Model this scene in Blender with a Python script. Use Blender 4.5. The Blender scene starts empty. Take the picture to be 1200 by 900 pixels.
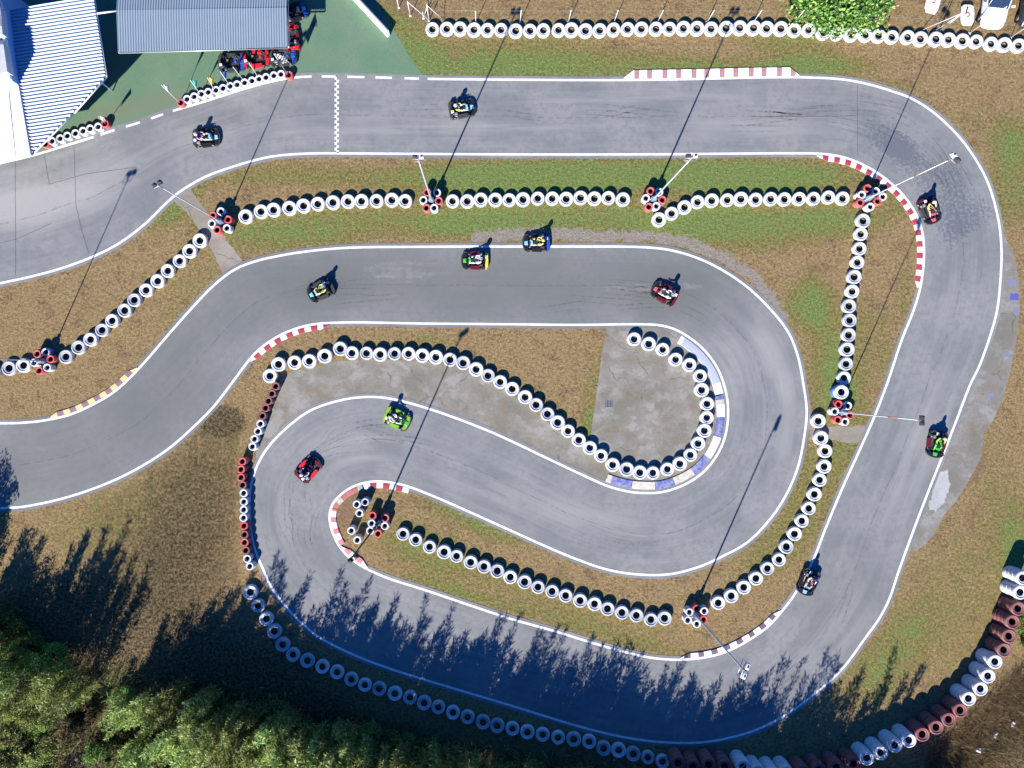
import bpy, bmesh, math, random
import numpy as np
from mathutils import Vector, Matrix
from mathutils.geometry import tessellate_polygon
random.seed(7); rng = np.random.default_rng(7)
S = 0.0625; H = 44.0; NX, NY = 572.0, 442.0
scene = bpy.context.scene
col = scene.collection

def W(px, py, z=0.0):
    return Vector(((px-600)*S, (450-py)*S, z))
def D(px, py, h):
    """ground plan point of something h metres up that is seen at px,py from the drone"""
    k = 1-h/H
    return Vector(((NX+(px-NX)*k-600)*S, (450-(NY+(py-NY)*k))*S, h))

# ------------------------------------------------------------------ tagging
def tag(o, label=None, cat=None, group=None, kind=None):
    if label: o['label'] = label
    if cat: o['category'] = cat
    if group: o['group'] = group
    if kind: o['kind'] = kind
    return o
def empty(name, loc, rz=0.0, label=None, cat=None, group=None):
    o = bpy.data.objects.new(name, None); col.objects.link(o)
    o.location = loc; o.rotation_euler.z = rz; o.empty_display_size = .2
    return tag(o, label, cat, group)
def link(name, me, parent=None):
    o = bpy.data.objects.new(name, me); col.objects.link(o)
    if parent: o.parent = parent
    return o
def mesh(name, v, f, mats, mi=None, smooth=False):
    me = bpy.data.meshes.new(name); me.from_pydata([tuple(x) for x in v], [], f)
    for m in (mats if isinstance(mats, (list, tuple)) else [mats]): me.materials.append(m)
    if mi is not None: me.polygons.foreach_set('material_index', mi)
    if smooth: me.polygons.foreach_set('use_smooth', [True]*len(me.polygons))
    me.update(); return me
def quads_np(name, P, mat, smooth=False):
    """P: (n,4,3) array of quads"""
    n = len(P); me = bpy.data.meshes.new(name)
    me.vertices.add(n*4); me.vertices.foreach_set('co', P.reshape(-1).astype(np.float32))
    me.loops.add(n*4); me.loops.foreach_set('vertex_index', np.arange(n*4, dtype=np.int32))
    me.polygons.add(n); me.polygons.foreach_set('loop_start', np.arange(0, n*4, 4, dtype=np.int32))
    me.polygons.foreach_set('loop_total', np.full(n, 4, dtype=np.int32))
    me.materials.append(mat); me.update(calc_edges=True); return me
def copy_tree(o, parent=None):
    c = o.copy(); col.objects.link(c); c.parent = parent
    for ch in list(o.children): copy_tree(ch, c)
    return c

class MB:
    def __init__(s): s.v = []; s.f = []; s.m = []; s.sm = []
    def add(s, v, f, mi=0, sm=False):
        b = len(s.v); s.v += [Vector(x) for x in v]; s.f += [tuple(i+b for i in q) for q in f]
        s.m += [mi]*len(f); s.sm += [sm]*len(f); return s
    def box(s, c, d, mi=0, rz=0.0, bev=0.0, ry=0.0, taper=1.0):
        bm = bmesh.new(); bmesh.ops.create_cube(bm, size=1)
        for v in bm.verts:
            t = taper if v.co.z > 0 else 1
            v.co = Vector((v.co.x*d[0]*t, v.co.y*d[1]*t, v.co.z*d[2]))
        if bev: bmesh.ops.bevel(bm, geom=list(bm.edges), offset=bev, segments=2, affect='EDGES', profile=.6)
        M = Matrix.Translation(c) @ Matrix.Rotation(rz, 4, 'Z') @ Matrix.Rotation(ry, 4, 'Y')
        bm.verts.index_update()
        s.add([M @ v.co for v in bm.verts], [[v.index for v in f.verts] for f in bm.faces], mi, bev > 0); bm.free(); return s
    def tube(s, pts, r, n=8, mi=0, cap=True):
        pts = [Vector(p) for p in pts]; rs = r if isinstance(r, (list, tuple)) else [r]*len(pts)
        V = []; F = []; up = Vector((0, 0, 1))
        for i, p in enumerate(pts):
            d = (pts[min(i+1, len(pts)-1)]-pts[max(i-1, 0)]).normalized()
            a = d.cross(up)
            if a.length < .05: a = d.cross(Vector((1, 0, 0)))
            a.normalize(); b = d.cross(a)
            for k in range(n):
                t = 2*math.pi*k/n; V.append(p+a*math.cos(t)*rs[i]+b*math.sin(t)*rs[i])
        for i in range(len(pts)-1):
            for k in range(n):
                F.append((i*n+k, i*n+(k+1) % n, (i+1)*n+(k+1) % n, (i+1)*n+k))
        s.add(V, F, mi, True)
        if cap:
            b = len(s.v)-len(V)
            s.f += [tuple(b+k for k in range(n))[::-1], tuple(b+(len(pts)-1)*n+k for k in range(n))]; s.m += [mi]*2; s.sm += [False]*2
        return s
    def lathe(s, prof, n=32, mis=None, M=None):
        V = []; F = []; mm = []
        for (r, z) in prof:
            for k in range(n):
                t = 2*math.pi*k/n; p = Vector((r*math.cos(t), r*math.sin(t), z)); V.append(M @ p if M else p)
        L = len(prof)
        for i in range(L-1):
            for k in range(n):
                F.append((i*n+k, i*n+(k+1) % n, (i+1)*n+(k+1) % n, (i+1)*n+k)); mm.append(mis[i] if mis else 0)
        b = len(s.v); s.add(V, F, 0, True); s.m[-len(F):] = mm; return s
    def prism(s, poly, z0, z1, mi=0, top=None):
        """poly list of (x,y); top: optional scale"""
        n = len(poly); c = Vector((sum(p[0] for p in poly)/n, sum(p[1] for p in poly)/n))
        k = top or 1.0
        V = [(p[0], p[1], z0) for p in poly]+[(c.x+(p[0]-c.x)*k, c.y+(p[1]-c.y)*k, z1) for p in poly]
        F = [tuple(range(n))[::-1], tuple(range(n, 2*n))]+[(i, (i+1) % n, n+(i+1) % n, n+i) for i in range(n)]
        return s.add(V, F, mi)
    def ball(s, c, r, mi=0, n=14, k=8):
        c = Vector(c); rr = r if isinstance(r, (tuple, list)) else (r, r, r)
        V = []; F = []
        for i in range(k+1):
            a = math.pi*i/k
            for j in range(n):
                t = 2*math.pi*j/n; V.append(c+Vector((rr[0]*math.sin(a)*math.cos(t), rr[1]*math.sin(a)*math.sin(t), rr[2]*math.cos(a))))
        for i in range(k):
            for j in range(n): F.append((i*n+j, (i+1)*n+j, (i+1)*n+(j+1) % n, i*n+(j+1) % n))
        return s.add(V, F, mi, True)
    def me(s, name, mats):
        m = bpy.data.meshes.new(name); m.from_pydata([tuple(x) for x in s.v], [], s.f)
        for x in (mats if isinstance(mats, (list, tuple)) else [mats]): m.materials.append(x)
        m.polygons.foreach_set('material_index', s.m); m.polygons.foreach_set('use_smooth', s.sm); m.update()
        return m
    def build(s, name, mats, parent=None): return link(name, s.me(name, mats), parent)

# ------------------------------------------------------------------ materials
class NT:
    def __init__(s, name):
        s.mat = bpy.data.materials.new(name); s.mat.use_nodes = True; s.t = s.mat.node_tree
        s.b = s.t.nodes['Principled BSDF']; s.L = s.t.links
    def n(s, typ, **kw):
        x = s.t.nodes.new(typ)
        for k, v in kw.items():
            if k in x.inputs: x.inputs[k].default_value = v
            else: setattr(x, k, v)
        return x
    def noise(s, scale, coord, detail=4, rough=.55, vec=None):
        x = s.n('ShaderNodeTexNoise'); x.inputs['Scale'].default_value = scale; x.inputs['Detail'].default_value = detail
        x.inputs['Roughness'].default_value = rough
        s.L.new(coord, x.inputs['Vector']); return x.outputs['Fac']
    def coord(s, which='Object', scale=None):
        x = s.n('ShaderNodeTexCoord'); o = x.outputs[which]
        if scale:
            m = s.n('ShaderNodeMapping'); m.inputs['Scale'].default_value = scale; s.L.new(o, m.inputs['Vector']); o = m.outputs[0]
        return o
    def pos(s, scale=None):
        x = s.n('ShaderNodeNewGeometry'); o = x.outputs['Position']
        if scale:
            m = s.n('ShaderNodeMapping'); m.inputs['Scale'].default_value = scale; s.L.new(o, m.inputs['Vector']); o = m.outputs[0]
        return o
    def ramp(s, fac, stops, inter='LINEAR'):
        x = s.n('ShaderNodeValToRGB'); cr = x.color_ramp; cr.interpolation = inter
        while len(cr.elements) < len(stops): cr.elements.new(.5)
        for e, (p, c) in zip(cr.elements, stops):
            e.position = p; e.color = (c, c, c, 1) if isinstance(c, (int, float)) else (*c, 1)
        s.L.new(fac, x.inputs[0]); return x.outputs[0]
    def mix(s, fac, a, b, mode='MIX'):
        x = s.n('ShaderNodeMix'); x.data_type = 'RGBA'; x.blend_type = mode
        for sock, v in ((x.inputs[0], fac), (x.inputs[6], a), (x.inputs[7], b)):
            if isinstance(v, bpy.types.NodeSocket): s.L.new(v, sock)
            elif isinstance(v, (int, float)): sock.default_value = v if sock == x.inputs[0] else (v, v, v, 1)
            else: sock.default_value = (*v, 1)
        return x.outputs[2]
    def math(s, op, a, b=0.0, c=None, clamp=False):
        x = s.n('ShaderNodeMath'); x.operation = op; x.use_clamp = clamp
        for i, v in enumerate((a, b) if c is None else (a, b, c)):
            if isinstance(v, bpy.types.NodeSocket): s.L.new(v, x.inputs[i])
            else: x.inputs[i].default_value = v
        return x.outputs[0]
    def attr(s, name):
        x = s.n('ShaderNodeAttribute'); x.attribute_name = name; return x.outputs['Fac']
    def out(s, colr, rough=.8, bump=None, dist=.02, strength=.5, spec=.3, metal=0.0):
        if isinstance(colr, bpy.types.NodeSocket): s.L.new(colr, s.b.inputs['Base Color'])
        else: s.b.inputs['Base Color'].default_value = (*colr, 1)
        if isinstance(rough, bpy.types.NodeSocket): s.L.new(rough, s.b.inputs['Roughness'])
        else: s.b.inputs['Roughness'].default_value = rough
        s.b.inputs['Specular IOR Level'].default_value = spec; s.b.inputs['Metallic'].default_value = metal
        if bump is not None:
            x = s.n('ShaderNodeBump'); x.inputs['Distance'].default_value = dist; x.inputs['Strength'].default_value = strength
            s.L.new(bump, x.inputs['Height']); s.L.new(x.outputs[0], s.b.inputs['Normal'])
        return s.mat

def simple(name, c, rough=.5, spec=.4, metal=0.0, grime=.25, scale=6.0, dark=None):
    t = NT(name); co = t.coord('Object'); f = t.noise(scale, co, 5, .65)
    d = dark or tuple(x*.55 for x in c)
    k = t.ramp(f, [(.38, grime), (.6, 0.0)])
    return t.out(t.mix(k, c, d), rough, spec=spec, metal=metal)

# painted rubber: colour layer worn through in places, each object different
def painted(name, c, worn, amount=.5, under=(.035, .035, .04)):
    t = NT(name); o = t.n('ShaderNodeObjectInfo'); r = o.outputs['Random']
    g = t.pos(); n1 = t.noise(7.0, g, 6, .7); n2 = t.noise(1.1, g, 3, .5)
    base = t.mix(t.ramp(n2, [(.35, 0), (.7, 1)]), c, worn)
    base = t.mix(t.math('MULTIPLY', r, .6), base, worn)
    k = t.ramp(n1, [(.60, 0.0), (.72, amount)])
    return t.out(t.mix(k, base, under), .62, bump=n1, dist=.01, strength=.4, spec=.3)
M = {}
M['white_tyre'] = painted('white_painted_rubber', (.70, .71, .72), (.56, .57, .58), .6)
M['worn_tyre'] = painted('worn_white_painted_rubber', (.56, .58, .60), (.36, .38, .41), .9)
M['red_tyre'] = painted('red_painted_rubber', (.56, .070, .065), (.48, .13, .12), .5)
M['faded_red_tyre'] = painted('faded_red_painted_rubber', (.25, .065, .060), (.22, .11, .10), .8)
M['rubber'] = simple('black_rubber', (.012, .012, .014), .7, .3)
M['blue_paint_tyre'] = painted('blue_painted_rubber', (.045, .15, .55), (.1, .2, .5), .4)
M['line'] = None

def lin(*c): return tuple(((x/255)/12.92 if x/255 <= .04045 else ((x/255+.055)/1.055)**2.4) for x in c)

# ground
def ground_mat():
    t = NT('dry_grass_ground'); P = t.pos()
    big = t.noise(.22, P, 3, .5); mid = t.noise(1.3, P, 4, .6); fine = t.noise(4.6, P, 6, .78); st = t.noise(20.0, P, 3, .7)
    dry = t.mix(t.ramp(fine, [(.40, 0), (.62, 1)]), (.140, .096, .040), (.390, .278, .135))
    dry = t.mix(t.ramp(mid, [(.40, 0), (.62, .6)]), dry, (.310, .215, .110))
    pat = t.noise(.75, P, 5, .65); dry = t.mix(t.ramp(pat, [(.52, 0), (.66, .6)]), dry, t.mix(t.ramp(fine, [(.40, 0), (.62, 1)]), (.070, .040, .022), (.240, .165, .100)))
    dry = t.mix(t.ramp(pat, [(.34, .55), (.46, 0)]), dry, t.mix(t.ramp(fine, [(.40, 0), (.62, 1)]), (.130, .095, .040), (.430, .325, .170)))
    olive = t.mix(t.ramp(fine, [(.40, 0), (.62, 1)]), (.115, .102, .032), (.290, .250, .090))
    green = t.mix(t.ramp(fine, [(.40, 0), (.62, 1)]), (.105, .150, .040), (.210, .270, .078))
    g = t.attr('green'); v = t.math('ADD', g, t.math('MULTIPLY', t.math('SUBTRACT', mid, .5), 1.1))
    v = t.math('ADD', v, t.math('MULTIPLY', t.math('SUBTRACT', st, .5), .45))
    c = t.mix(t.ramp(v, [(.12, 0), (.42, 1)]), dry, olive)
    c = t.mix(t.ramp(v, [(.50, 0), (.85, 1)]), c, green)
    d = t.attr('dirt'); v2 = t.math('ADD', d, t.math('MULTIPLY', t.math('SUBTRACT', mid, .5), .9))
    soil = t.mix(t.ramp(fine, [(.3, 0), (.7, 1)]), (.17, .105, .06), (.26, .17, .105))
    c = t.mix(t.ramp(v2, [(.35, 0), (.75, .9)]), c, soil)
    q = t.attr('gravel'); v3 = t.math('ADD', q, t.math('MULTIPLY', t.math('SUBTRACT', mid, .5), 1.6))
    grv = t.mix(t.ramp(fine, [(.3, 0), (.7, 1)]), (.19, .165, .13), (.34, .305, .255))
    c = t.mix(t.ramp(v3, [(.35, 0), (.65, 1)]), c, grv)
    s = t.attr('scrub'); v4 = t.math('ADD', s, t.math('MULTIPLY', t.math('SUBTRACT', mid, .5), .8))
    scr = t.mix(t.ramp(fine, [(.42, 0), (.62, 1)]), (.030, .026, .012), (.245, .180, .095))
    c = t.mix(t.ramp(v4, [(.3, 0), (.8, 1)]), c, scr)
    st2 = t.noise(11.0, P, 2, .6); c = t.mix(t.ramp(st2, [(.36, .38), (.50, 0)]), c, t.mix(.6, c, 0.0)); c = t.mix(t.ramp(st2, [(.60, 0), (.72, .45)]), c, (.40, .32, .20))
    h = t.math('ADD', fine, t.math('MULTIPLY', st, .5))
    return t.out(c, .95, bump=h, dist=.10, strength=.8, spec=.1)
M['ground'] = ground_mat()

def asphalt_mat():
    t = NT('worn_asphalt'); P = t.pos(); fine = t.noise(38.0, P, 3, .7); mid = t.noise(2.2, P, 6, .6); big = t.noise(.28, P, 3, .5)
    uv = t.n('ShaderNodeUVMap'); uv.uv_map = 'UVMap'
    mp = t.n('ShaderNodeMapping'); mp.inputs['Scale'].default_value = (.10, 9.0, 1); t.L.new(uv.outputs[0], mp.inputs[0])
    streak = t.noise(1.0, mp.outputs[0], 6, .6)
    mp2 = t.n('ShaderNodeMapping'); mp2.inputs['Scale'].default_value = (.25, 40.0, 1); t.L.new(uv.outputs[0], mp2.inputs[0])
    streak2 = t.noise(1.0, mp2.outputs[0], 4, .7)
    c = t.mix(t.ramp(big, [(.40, 0), (.60, 1)]), (.182, .194, .196), (.250, .255, .252))
    c = t.mix(t.ramp(streak, [(.40, 0), (.70, .55)]), c, (.290, .292, .290))
    c = t.mix(t.ramp(mid, [(.45, 0), (.70, .6)]), c, (.155, .162, .166))
    c = t.mix(t.ramp(streak2, [(.5, 0), (.75, .35)]), c, (.125, .13, .135))
    g = t.attr('greenish'); c = t.mix(t.math('MULTIPLY', g, .8), c, t.mix(fine, (.122, .131, .120), (.148, .157, .144)))
    p = t.attr('pale'); v = t.math('ADD', p, t.math('MULTIPLY', t.math('SUBTRACT', mid, .5), .9))
    v = t.math('ADD', v, t.math('MULTIPLY', t.math('SUBTRACT', streak, .5), .9))
    c = t.mix(t.ramp(v, [(.22, 0), (.95, .9)]), c, (.37, .362, .345))
    k = t.attr('rub'); mot = t.noise(5.0, P, 5, .7)
    v = t.math('ADD', k, t.math('MULTIPLY', t.math('SUBTRACT', mot, .5), 2.2))
    v = t.math('ADD', v, t.math('MULTIPLY', t.math('SUBTRACT', streak2, .5), .6))
    c = t.mix(t.ramp(v, [(.40, 0), (.62, .75)]), c, (.098, .112, .142))
    # construction joint down the middle of the lane
    sx = t.n('ShaderNodeSeparateXYZ'); t.L.new(uv.outputs[0], sx.inputs[0])
    dv = t.math('ABSOLUTE', t.math('SUBTRACT', sx.outputs[1], t.math('ADD', .5, t.math('MULTIPLY', t.math('SUBTRACT', big, .5), .06))))
    line = t.math('MULTIPLY', t.math('LESS_THAN', dv, .006), t.ramp(mid, [(.42, 0), (.55, .45)]))
    c = t.mix(line, c, (.085, .085, .09))
    sp = t.n('ShaderNodeTexVoronoi'); sp.inputs['Scale'].default_value = 1.4; t.L.new(P, sp.inputs['Vector'])
    dot = t.math('LESS_THAN', sp.outputs['Distance'], .035)
    c = t.mix(t.math('MULTIPLY', dot, .35), c, (.33, .33, .33))
    c = t.mix(t.ramp(fine, [(.3, .35), (.7, 0)]), c, (.11, .11, .115))
    return t.out(c, .85, bump=fine, dist=.008, strength=.4, spec=.25)
M['asphalt'] = asphalt_mat()
def concrete_mat(name, a, b, moss=(.10, .105, .06), ms=.5):
    t = NT(name); P = t.pos(); n1 = t.noise(.7, P, 5, .6); n2 = t.noise(5.0, P, 6, .7); n3 = t.noise(30, P, 3, .6); n4 = t.noise(.35, P, 3, .5); n5 = t.noise(.55, t.pos((1, 1.4, 3)), 4, .65)
    c = t.mix(t.ramp(n1, [(.38, 0), (.60, 1)]), a, b)
    c = t.mix(t.ramp(n5, [(.50, 0), (.60, .8 if ms > .3 else .2)]), c, tuple(x*y for x, y in zip(b, (1.22, 1.25, 1.33))))
    c = t.mix(t.ramp(n5, [(.34, .8 if ms > .3 else .2), (.42, 0)]), c, tuple(x*y for x, y in zip(a, (1.15, .98, .80))))
    c = t.mix(t.ramp(n2, [(.5, 0), (.75, .55)]), c, tuple(x*.6 for x in a))
    c = t.mix(t.ramp(n4, [(.5, 0), (.68, ms)]), c, moss)
    br = t.n('ShaderNodeTexVoronoi'); br.feature = 'DISTANCE_TO_EDGE'; br.inputs['Scale'].default_value = .17
    mp = t.n('ShaderNodeMapping'); t.L.new(P, mp.inputs[0]); ad = t.n('ShaderNodeVectorMath'); ad.operation = 'ADD'
    nn = t.n('ShaderNodeTexNoise'); nn.inputs['Scale'].default_value = .8; t.L.new(P, nn.inputs['Vector'])
    t.L.new(mp.outputs[0], ad.inputs[0]); t.L.new(nn.outputs['Color'], ad.inputs[1]); t.L.new(ad.outputs[0], br.inputs['Vector'])
    cr = t.math('MULTIPLY', t.math('LESS_THAN', br.outputs['Distance'], .006), t.ramp(n1, [(.48, 0), (.6, .6)]))
    c = t.mix(cr, c, (.07, .075, .045))
    c = t.mix(t.ramp(n3, [(.35, .3), (.65, 0)]), c, tuple(x*.65 for x in a))
    return t.out(c, .9, bump=n2, dist=.015, strength=.5, spec=.15)
M['concrete'] = concrete_mat('weathered_concrete', (.195, .18, .148), (.265, .25, .215))
M['concrete_tan'] = concrete_mat('sandy_concrete', (.24, .21, .17), (.31, .28, .235), ms=.2)
M['concrete_grey'] = concrete_mat('grey_runoff_concrete', (.19, .18, .155), (.25, .24, .215), ms=.45)
M['pale_patch'] = concrete_mat('pale_cement_patch', (.36, .37, .37), (.42, .43, .43), ms=0)
def greenpaint():
    t = NT('green_painted_apron'); P = t.pos(); n1 = t.noise(.45, P, 4, .6); n2 = t.noise(6.0, P, 6, .7); n3 = t.noise(34, P, 3, .6)
    c = t.mix(t.ramp(n1, [(.35, 0), (.65, 1)]), (.110, .205, .125), (.145, .222, .138))
    c = t.mix(t.ramp(n2, [(.5, 0), (.78, .5)]), c, (.055, .11, .07))
    w = t.attr('worn'); v = t.math('ADD', w, t.math('MULTIPLY', t.math('SUBTRACT', n2, .5), .8))
    c = t.mix(t.ramp(v, [(.3, 0), (.9, .85)]), c, (.155, .19, .12))
    c = t.mix(t.ramp(n3, [(.3, .3), (.6, 0)]), c, (.05, .10, .07))
    return t.out(c, .75, bump=n3, dist=.006, strength=.4, spec=.3)
M['green'] = greenpaint()
def roadpaint(name, c, wear=.35, under=(.16, .16, .16), lo=.52):
    t = NT(name); P = t.pos(); n1 = t.noise(3.0, P, 6, .75); n2 = t.noise(22.0, P, 4, .7)
    k = t.ramp(t.math('ADD', t.math('MULTIPLY', n1, .7), t.math('MULTIPLY', n2, .3)), [(lo, 0), (lo+.16, wear)])
    return t.out(t.mix(k, c, under), .6, spec=.3)
M['line'] = roadpaint('white_track_paint', (.80, .80, .79), .55, lo=.50)
M['k_white'] = roadpaint('kerb_white_paint', (.78, .78, .78), .4, (.42, .40, .40))
M['k_red'] = roadpaint('kerb_red_paint', (.42, .055, .08), .75, (.40, .16, .17))
M['k_oldred'] = roadpaint('kerb_faded_red_paint', (.36, .20, .20), .5, (.26, .16, .16))
M['k_pink'] = roadpaint('kerb_pink_paint', (.52, .16, .20), .5, (.5, .3, .3))
M['k_yellow'] = roadpaint('kerb_yellow_paint', (.58, .48, .22), .7, (.4, .36, .28))
M['k_purple'] = roadpaint('kerb_purple_paint', (.22, .13, .16), .5, (.26, .2, .2))
M['k_blue'] = roadpaint('kerb_blue_paint', (.075, .11, .36), .9, (.34, .33, .36), .44)
M['k_cream'] = roadpaint('kerb_cream_paint', (.58, .56, .49), .85, (.34, .31, .24), .44)
M['k_dark'] = roadpaint('kerb_dark_paint', (.14, .10, .14), .5, (.22, .19, .2))
M['k_paleblue'] = roadpaint('kerb_pale_blue_paint', (.45, .48, .56), .6, (.34, .35, .36))
M['k_terracotta'] = roadpaint('kerb_terracotta', (.40, .17, .11), .6, (.34, .22, .15))
M['faint_blue'] = roadpaint('faint_blue_floor_paint', (.19, .20, .27), .8, (.22, .22, .21))
M['blue_floor'] = roadpaint('blue_floor_paint', (.09, .10, .34), .4, (.22, .22, .24))
M['tar'] = simple('tar_seam', (.07, .07, .075), .8, .2)

M['metal'] = simple('galvanised_steel', (.46, .47, .48), .45, .5, .6)
M['white_metal'] = simple('white_painted_steel', (.72, .72, .70), .45, .5)
M['dark_metal'] = simple('dark_grey_steel', (.06, .065, .075), .5, .5, .3)
M['blue_steel'] = simple('blue_grey_steel', (.16, .24, .36), .5, .5)
M['orange'] = simple('orange_paint', (.50, .22, .12), .6)
M['black'] = simple('black_plastic', (.014, .014, .017), .45, .45)
M['dgrey'] = simple('dark_grey_plastic', (.05, .05, .055), .5, .4)
M['glass'] = simple('dark_glass', (.02, .035, .07), .08, .8, 0, .0)
M['lamp_glass'] = simple('lamp_glass', (.55, .56, .58), .15, .8, 0, .1)
M['cream'] = simple('cream_concrete', (.56, .50, .36), .85, .2)
M['white'] = simple('white_plastic', (.80, .80, .79), .4, .5, 0, .08)
M['white_wall'] = simple('white_rendered_wall', (.74, .74, .73), .8, .2, 0, .12, 1.5)
M['shade_blue_wall'] = simple('shade_blue_rendered_wall', (.30, .46, .72), .8, .2, 0, .12, 1.5)  # blue of the shaded wall face is put into its base colour
M['white_roof'] = simple('white_roof_sheet', (.80, .82, .82), .6, .3, 0, .10, .8)
M['unit'] = simple('grey_unit_metal', (.50, .51, .54), .5, .4)
def plast(n, c, r=.35): M[n] = simple(n+'_plastic', c, r, .5, 0, .15)
plast('red', (.55, .02, .035)); plast('lime', (.19, .44, .02)); plast('skyblue', (.22, .55, .75)); plast('blue', (.02, .09, .42)); plast('yellow', (.72, .60, .05))
plast('green_p', (.06, .45, .05)); plast('maroon', (.12, .012, .025)); plast('pinkred', (.62, .10, .12))
def cloth(n, c): M[n] = simple(n+'_cloth', c, .85, .1, 0, .25, 9)
cloth('c_white', (.74, .72, .68)); cloth('c_black', (.018, .018, .022)); cloth('c_lime', (.40, .58, .08)); cloth('c_yellow', (.68, .60, .20)); cloth('c_blue', (.03, .06, .35)); cloth('c_cyan', (.04, .50, .58))
cloth('c_skin', (.50, .30, .22)); cloth('c_pink', (.62, .34, .28)); cloth('c_navy', (.02, .03, .11)); cloth('c_purple', (.10, .05, .30)); cloth('c_grey', (.2, .2, .21)); cloth('c_green', (.10, .52, .08)); cloth('c_red', (.5, .03, .04)); cloth('c_teal', (.06, .42, .33)); cloth('c_flagyellow', (.75, .50, .05)); cloth('c_dark', (.05, .05, .06))
M['jean'] = simple('denim', (.04, .07, .16), .85, .1)

def corrug_mat(name, c, d):
    t = NT(name); P = t.pos(); n1 = t.noise(.8, P, 4, .6); n2 = t.noise(9, P, 4, .6)
    k = t.ramp(n1, [(.4, 0), (.7, .5)]); c1 = t.mix(k, c, d)
    return t.out(t.mix(t.ramp(n2, [(.6, 0), (.8, .3)]), c1, tuple(x*.6 for x in d)), .5, spec=.4)
M['corr_white'] = corrug_mat('white_corrugated_sheet', (.44, .52, .63), (.39, .47, .59))  # white sheet, tinted throughout with the blue of its shaded troughs
M['corr_blue'] = corrug_mat('blue_grey_corrugated_sheet', (.235, .295, .345), (.205, .265, .315))

def leaf_mat(name, a, b, c3, back=.38):
    t = NT(name); g = t.n('ShaderNodeNewGeometry'); r = g.outputs['Random Per Island']
    cc = t.ramp(r, [(0, a), (.5, b), (.85, c3), (1.0, c3)])
    oi = t.n('ShaderNodeObjectInfo'); hs = t.n('ShaderNodeHueSaturation'); t.L.new(cc, hs.inputs['Color'])
    t.L.new(t.math('ADD', .475, t.math('MULTIPLY', oi.outputs['Random'], .05)), hs.inputs['Hue'])
    t.L.new(t.math('ADD', .55, t.math('MULTIPLY', oi.outputs['Random'], .95)), hs.inputs['Value'])
    m = t.out(hs.outputs[0], .6, spec=.25)
    tr = t.n('ShaderNodeBsdfTranslucent'); t.L.new(hs.outputs[0], tr.inputs[0]); mx = t.n('ShaderNodeMixShader'); mx.inputs[0].default_value = back
    o = t.t.nodes['Material Output']; t.L.new(t.b.outputs[0], mx.inputs[1]); t.L.new(tr.outputs[0], mx.inputs[2]); t.L.new(mx.outputs[0], o.inputs[0]); return m
M['leaf_cane'] = leaf_mat('cane_leaves', (.085, .150, .035), (.235, .330, .075), (.58, .60, .22))
M['leaf_bush'] = leaf_mat('bush_leaves', (.050, .120, .038), (.145, .250, .065), (.40, .52, .14))
M['leaf_bright'] = leaf_mat('bright_leaves', (.035, .08, .020), (.14, .25, .045), (.38, .48, .13))
M['leaf_dry'] = leaf_mat('dry_straw', (.16, .11, .05), (.26, .19, .09), (.34, .26, .13))
M['leaf_weed'] = leaf_mat('mixed_weeds', (.045, .055, .022), (.14, .125, .055), (.30, .26, .12))
M['bark'] = simple('bark', (.10, .075, .05), .9, .1)

# ------------------------------------------------------------------ curves
def spline(pts, step=3.0):
    P = [np.array(p, float) for p in pts]; out = []
    P = [2*P[0]-P[1]]+P+[2*P[-1]-P[-2]]
    for i in range(1, len(P)-2):
        p0, p1, p2, p3 = P[i-1:i+3]; n = max(2, int(np.linalg.norm(p2-p1)/1.0))
        def tt(a, b): return max(np.linalg.norm(b-a), 1e-6)**.5
        t0 = 0; t1 = t0+tt(p0, p1); t2 = t1+tt(p1, p2); t3 = t2+tt(p2, p3)
        for k in range(n):
            t = t1+(t2-t1)*k/n
            A1 = (t1-t)/(t1-t0)*p0+(t-t0)/(t1-t0)*p1; A2 = (t2-t)/(t2-t1)*p1+(t-t1)/(t2-t1)*p2; A3 = (t3-t)/(t3-t2)*p2+(t-t2)/(t3-t2)*p3
            B1 = (t2-t)/(t2-t0)*A1+(t-t0)/(t2-t0)*A2; B2 = (t3-t)/(t3-t1)*A2+(t-t1)/(t3-t1)*A3
            out.append((t2-t)/(t2-t1)*B1+(t-t1)/(t2-t1)*B2)
    out.append(P[-2]); out = np.array(out)
    return resample(out, step)
def resample(a, step=None, n=None):
    d = np.r_[0, np.cumsum(np.linalg.norm(np.diff(a, axis=0), axis=1))]
    if n is None: n = max(2, int(round(d[-1]/step))+1)
    s = np.linspace(0, d[-1], n); return np.c_[np.interp(s, d, a[:, 0]), np.interp(s, d, a[:, 1])]
def normals(a):
    t = np.gradient(a, axis=0); t /= np.linalg.norm(t, axis=1)[:, None]+1e-9
    return np.c_[t[:, 1], -t[:, 0]]     # left of travel in picture coords (y down)
def smooth(a, k=5):
    b = a.copy()
    for _ in range(k): b[1:-1] = (b[:-2]+2*b[1:-1]+b[2:])/4
    return b
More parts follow.
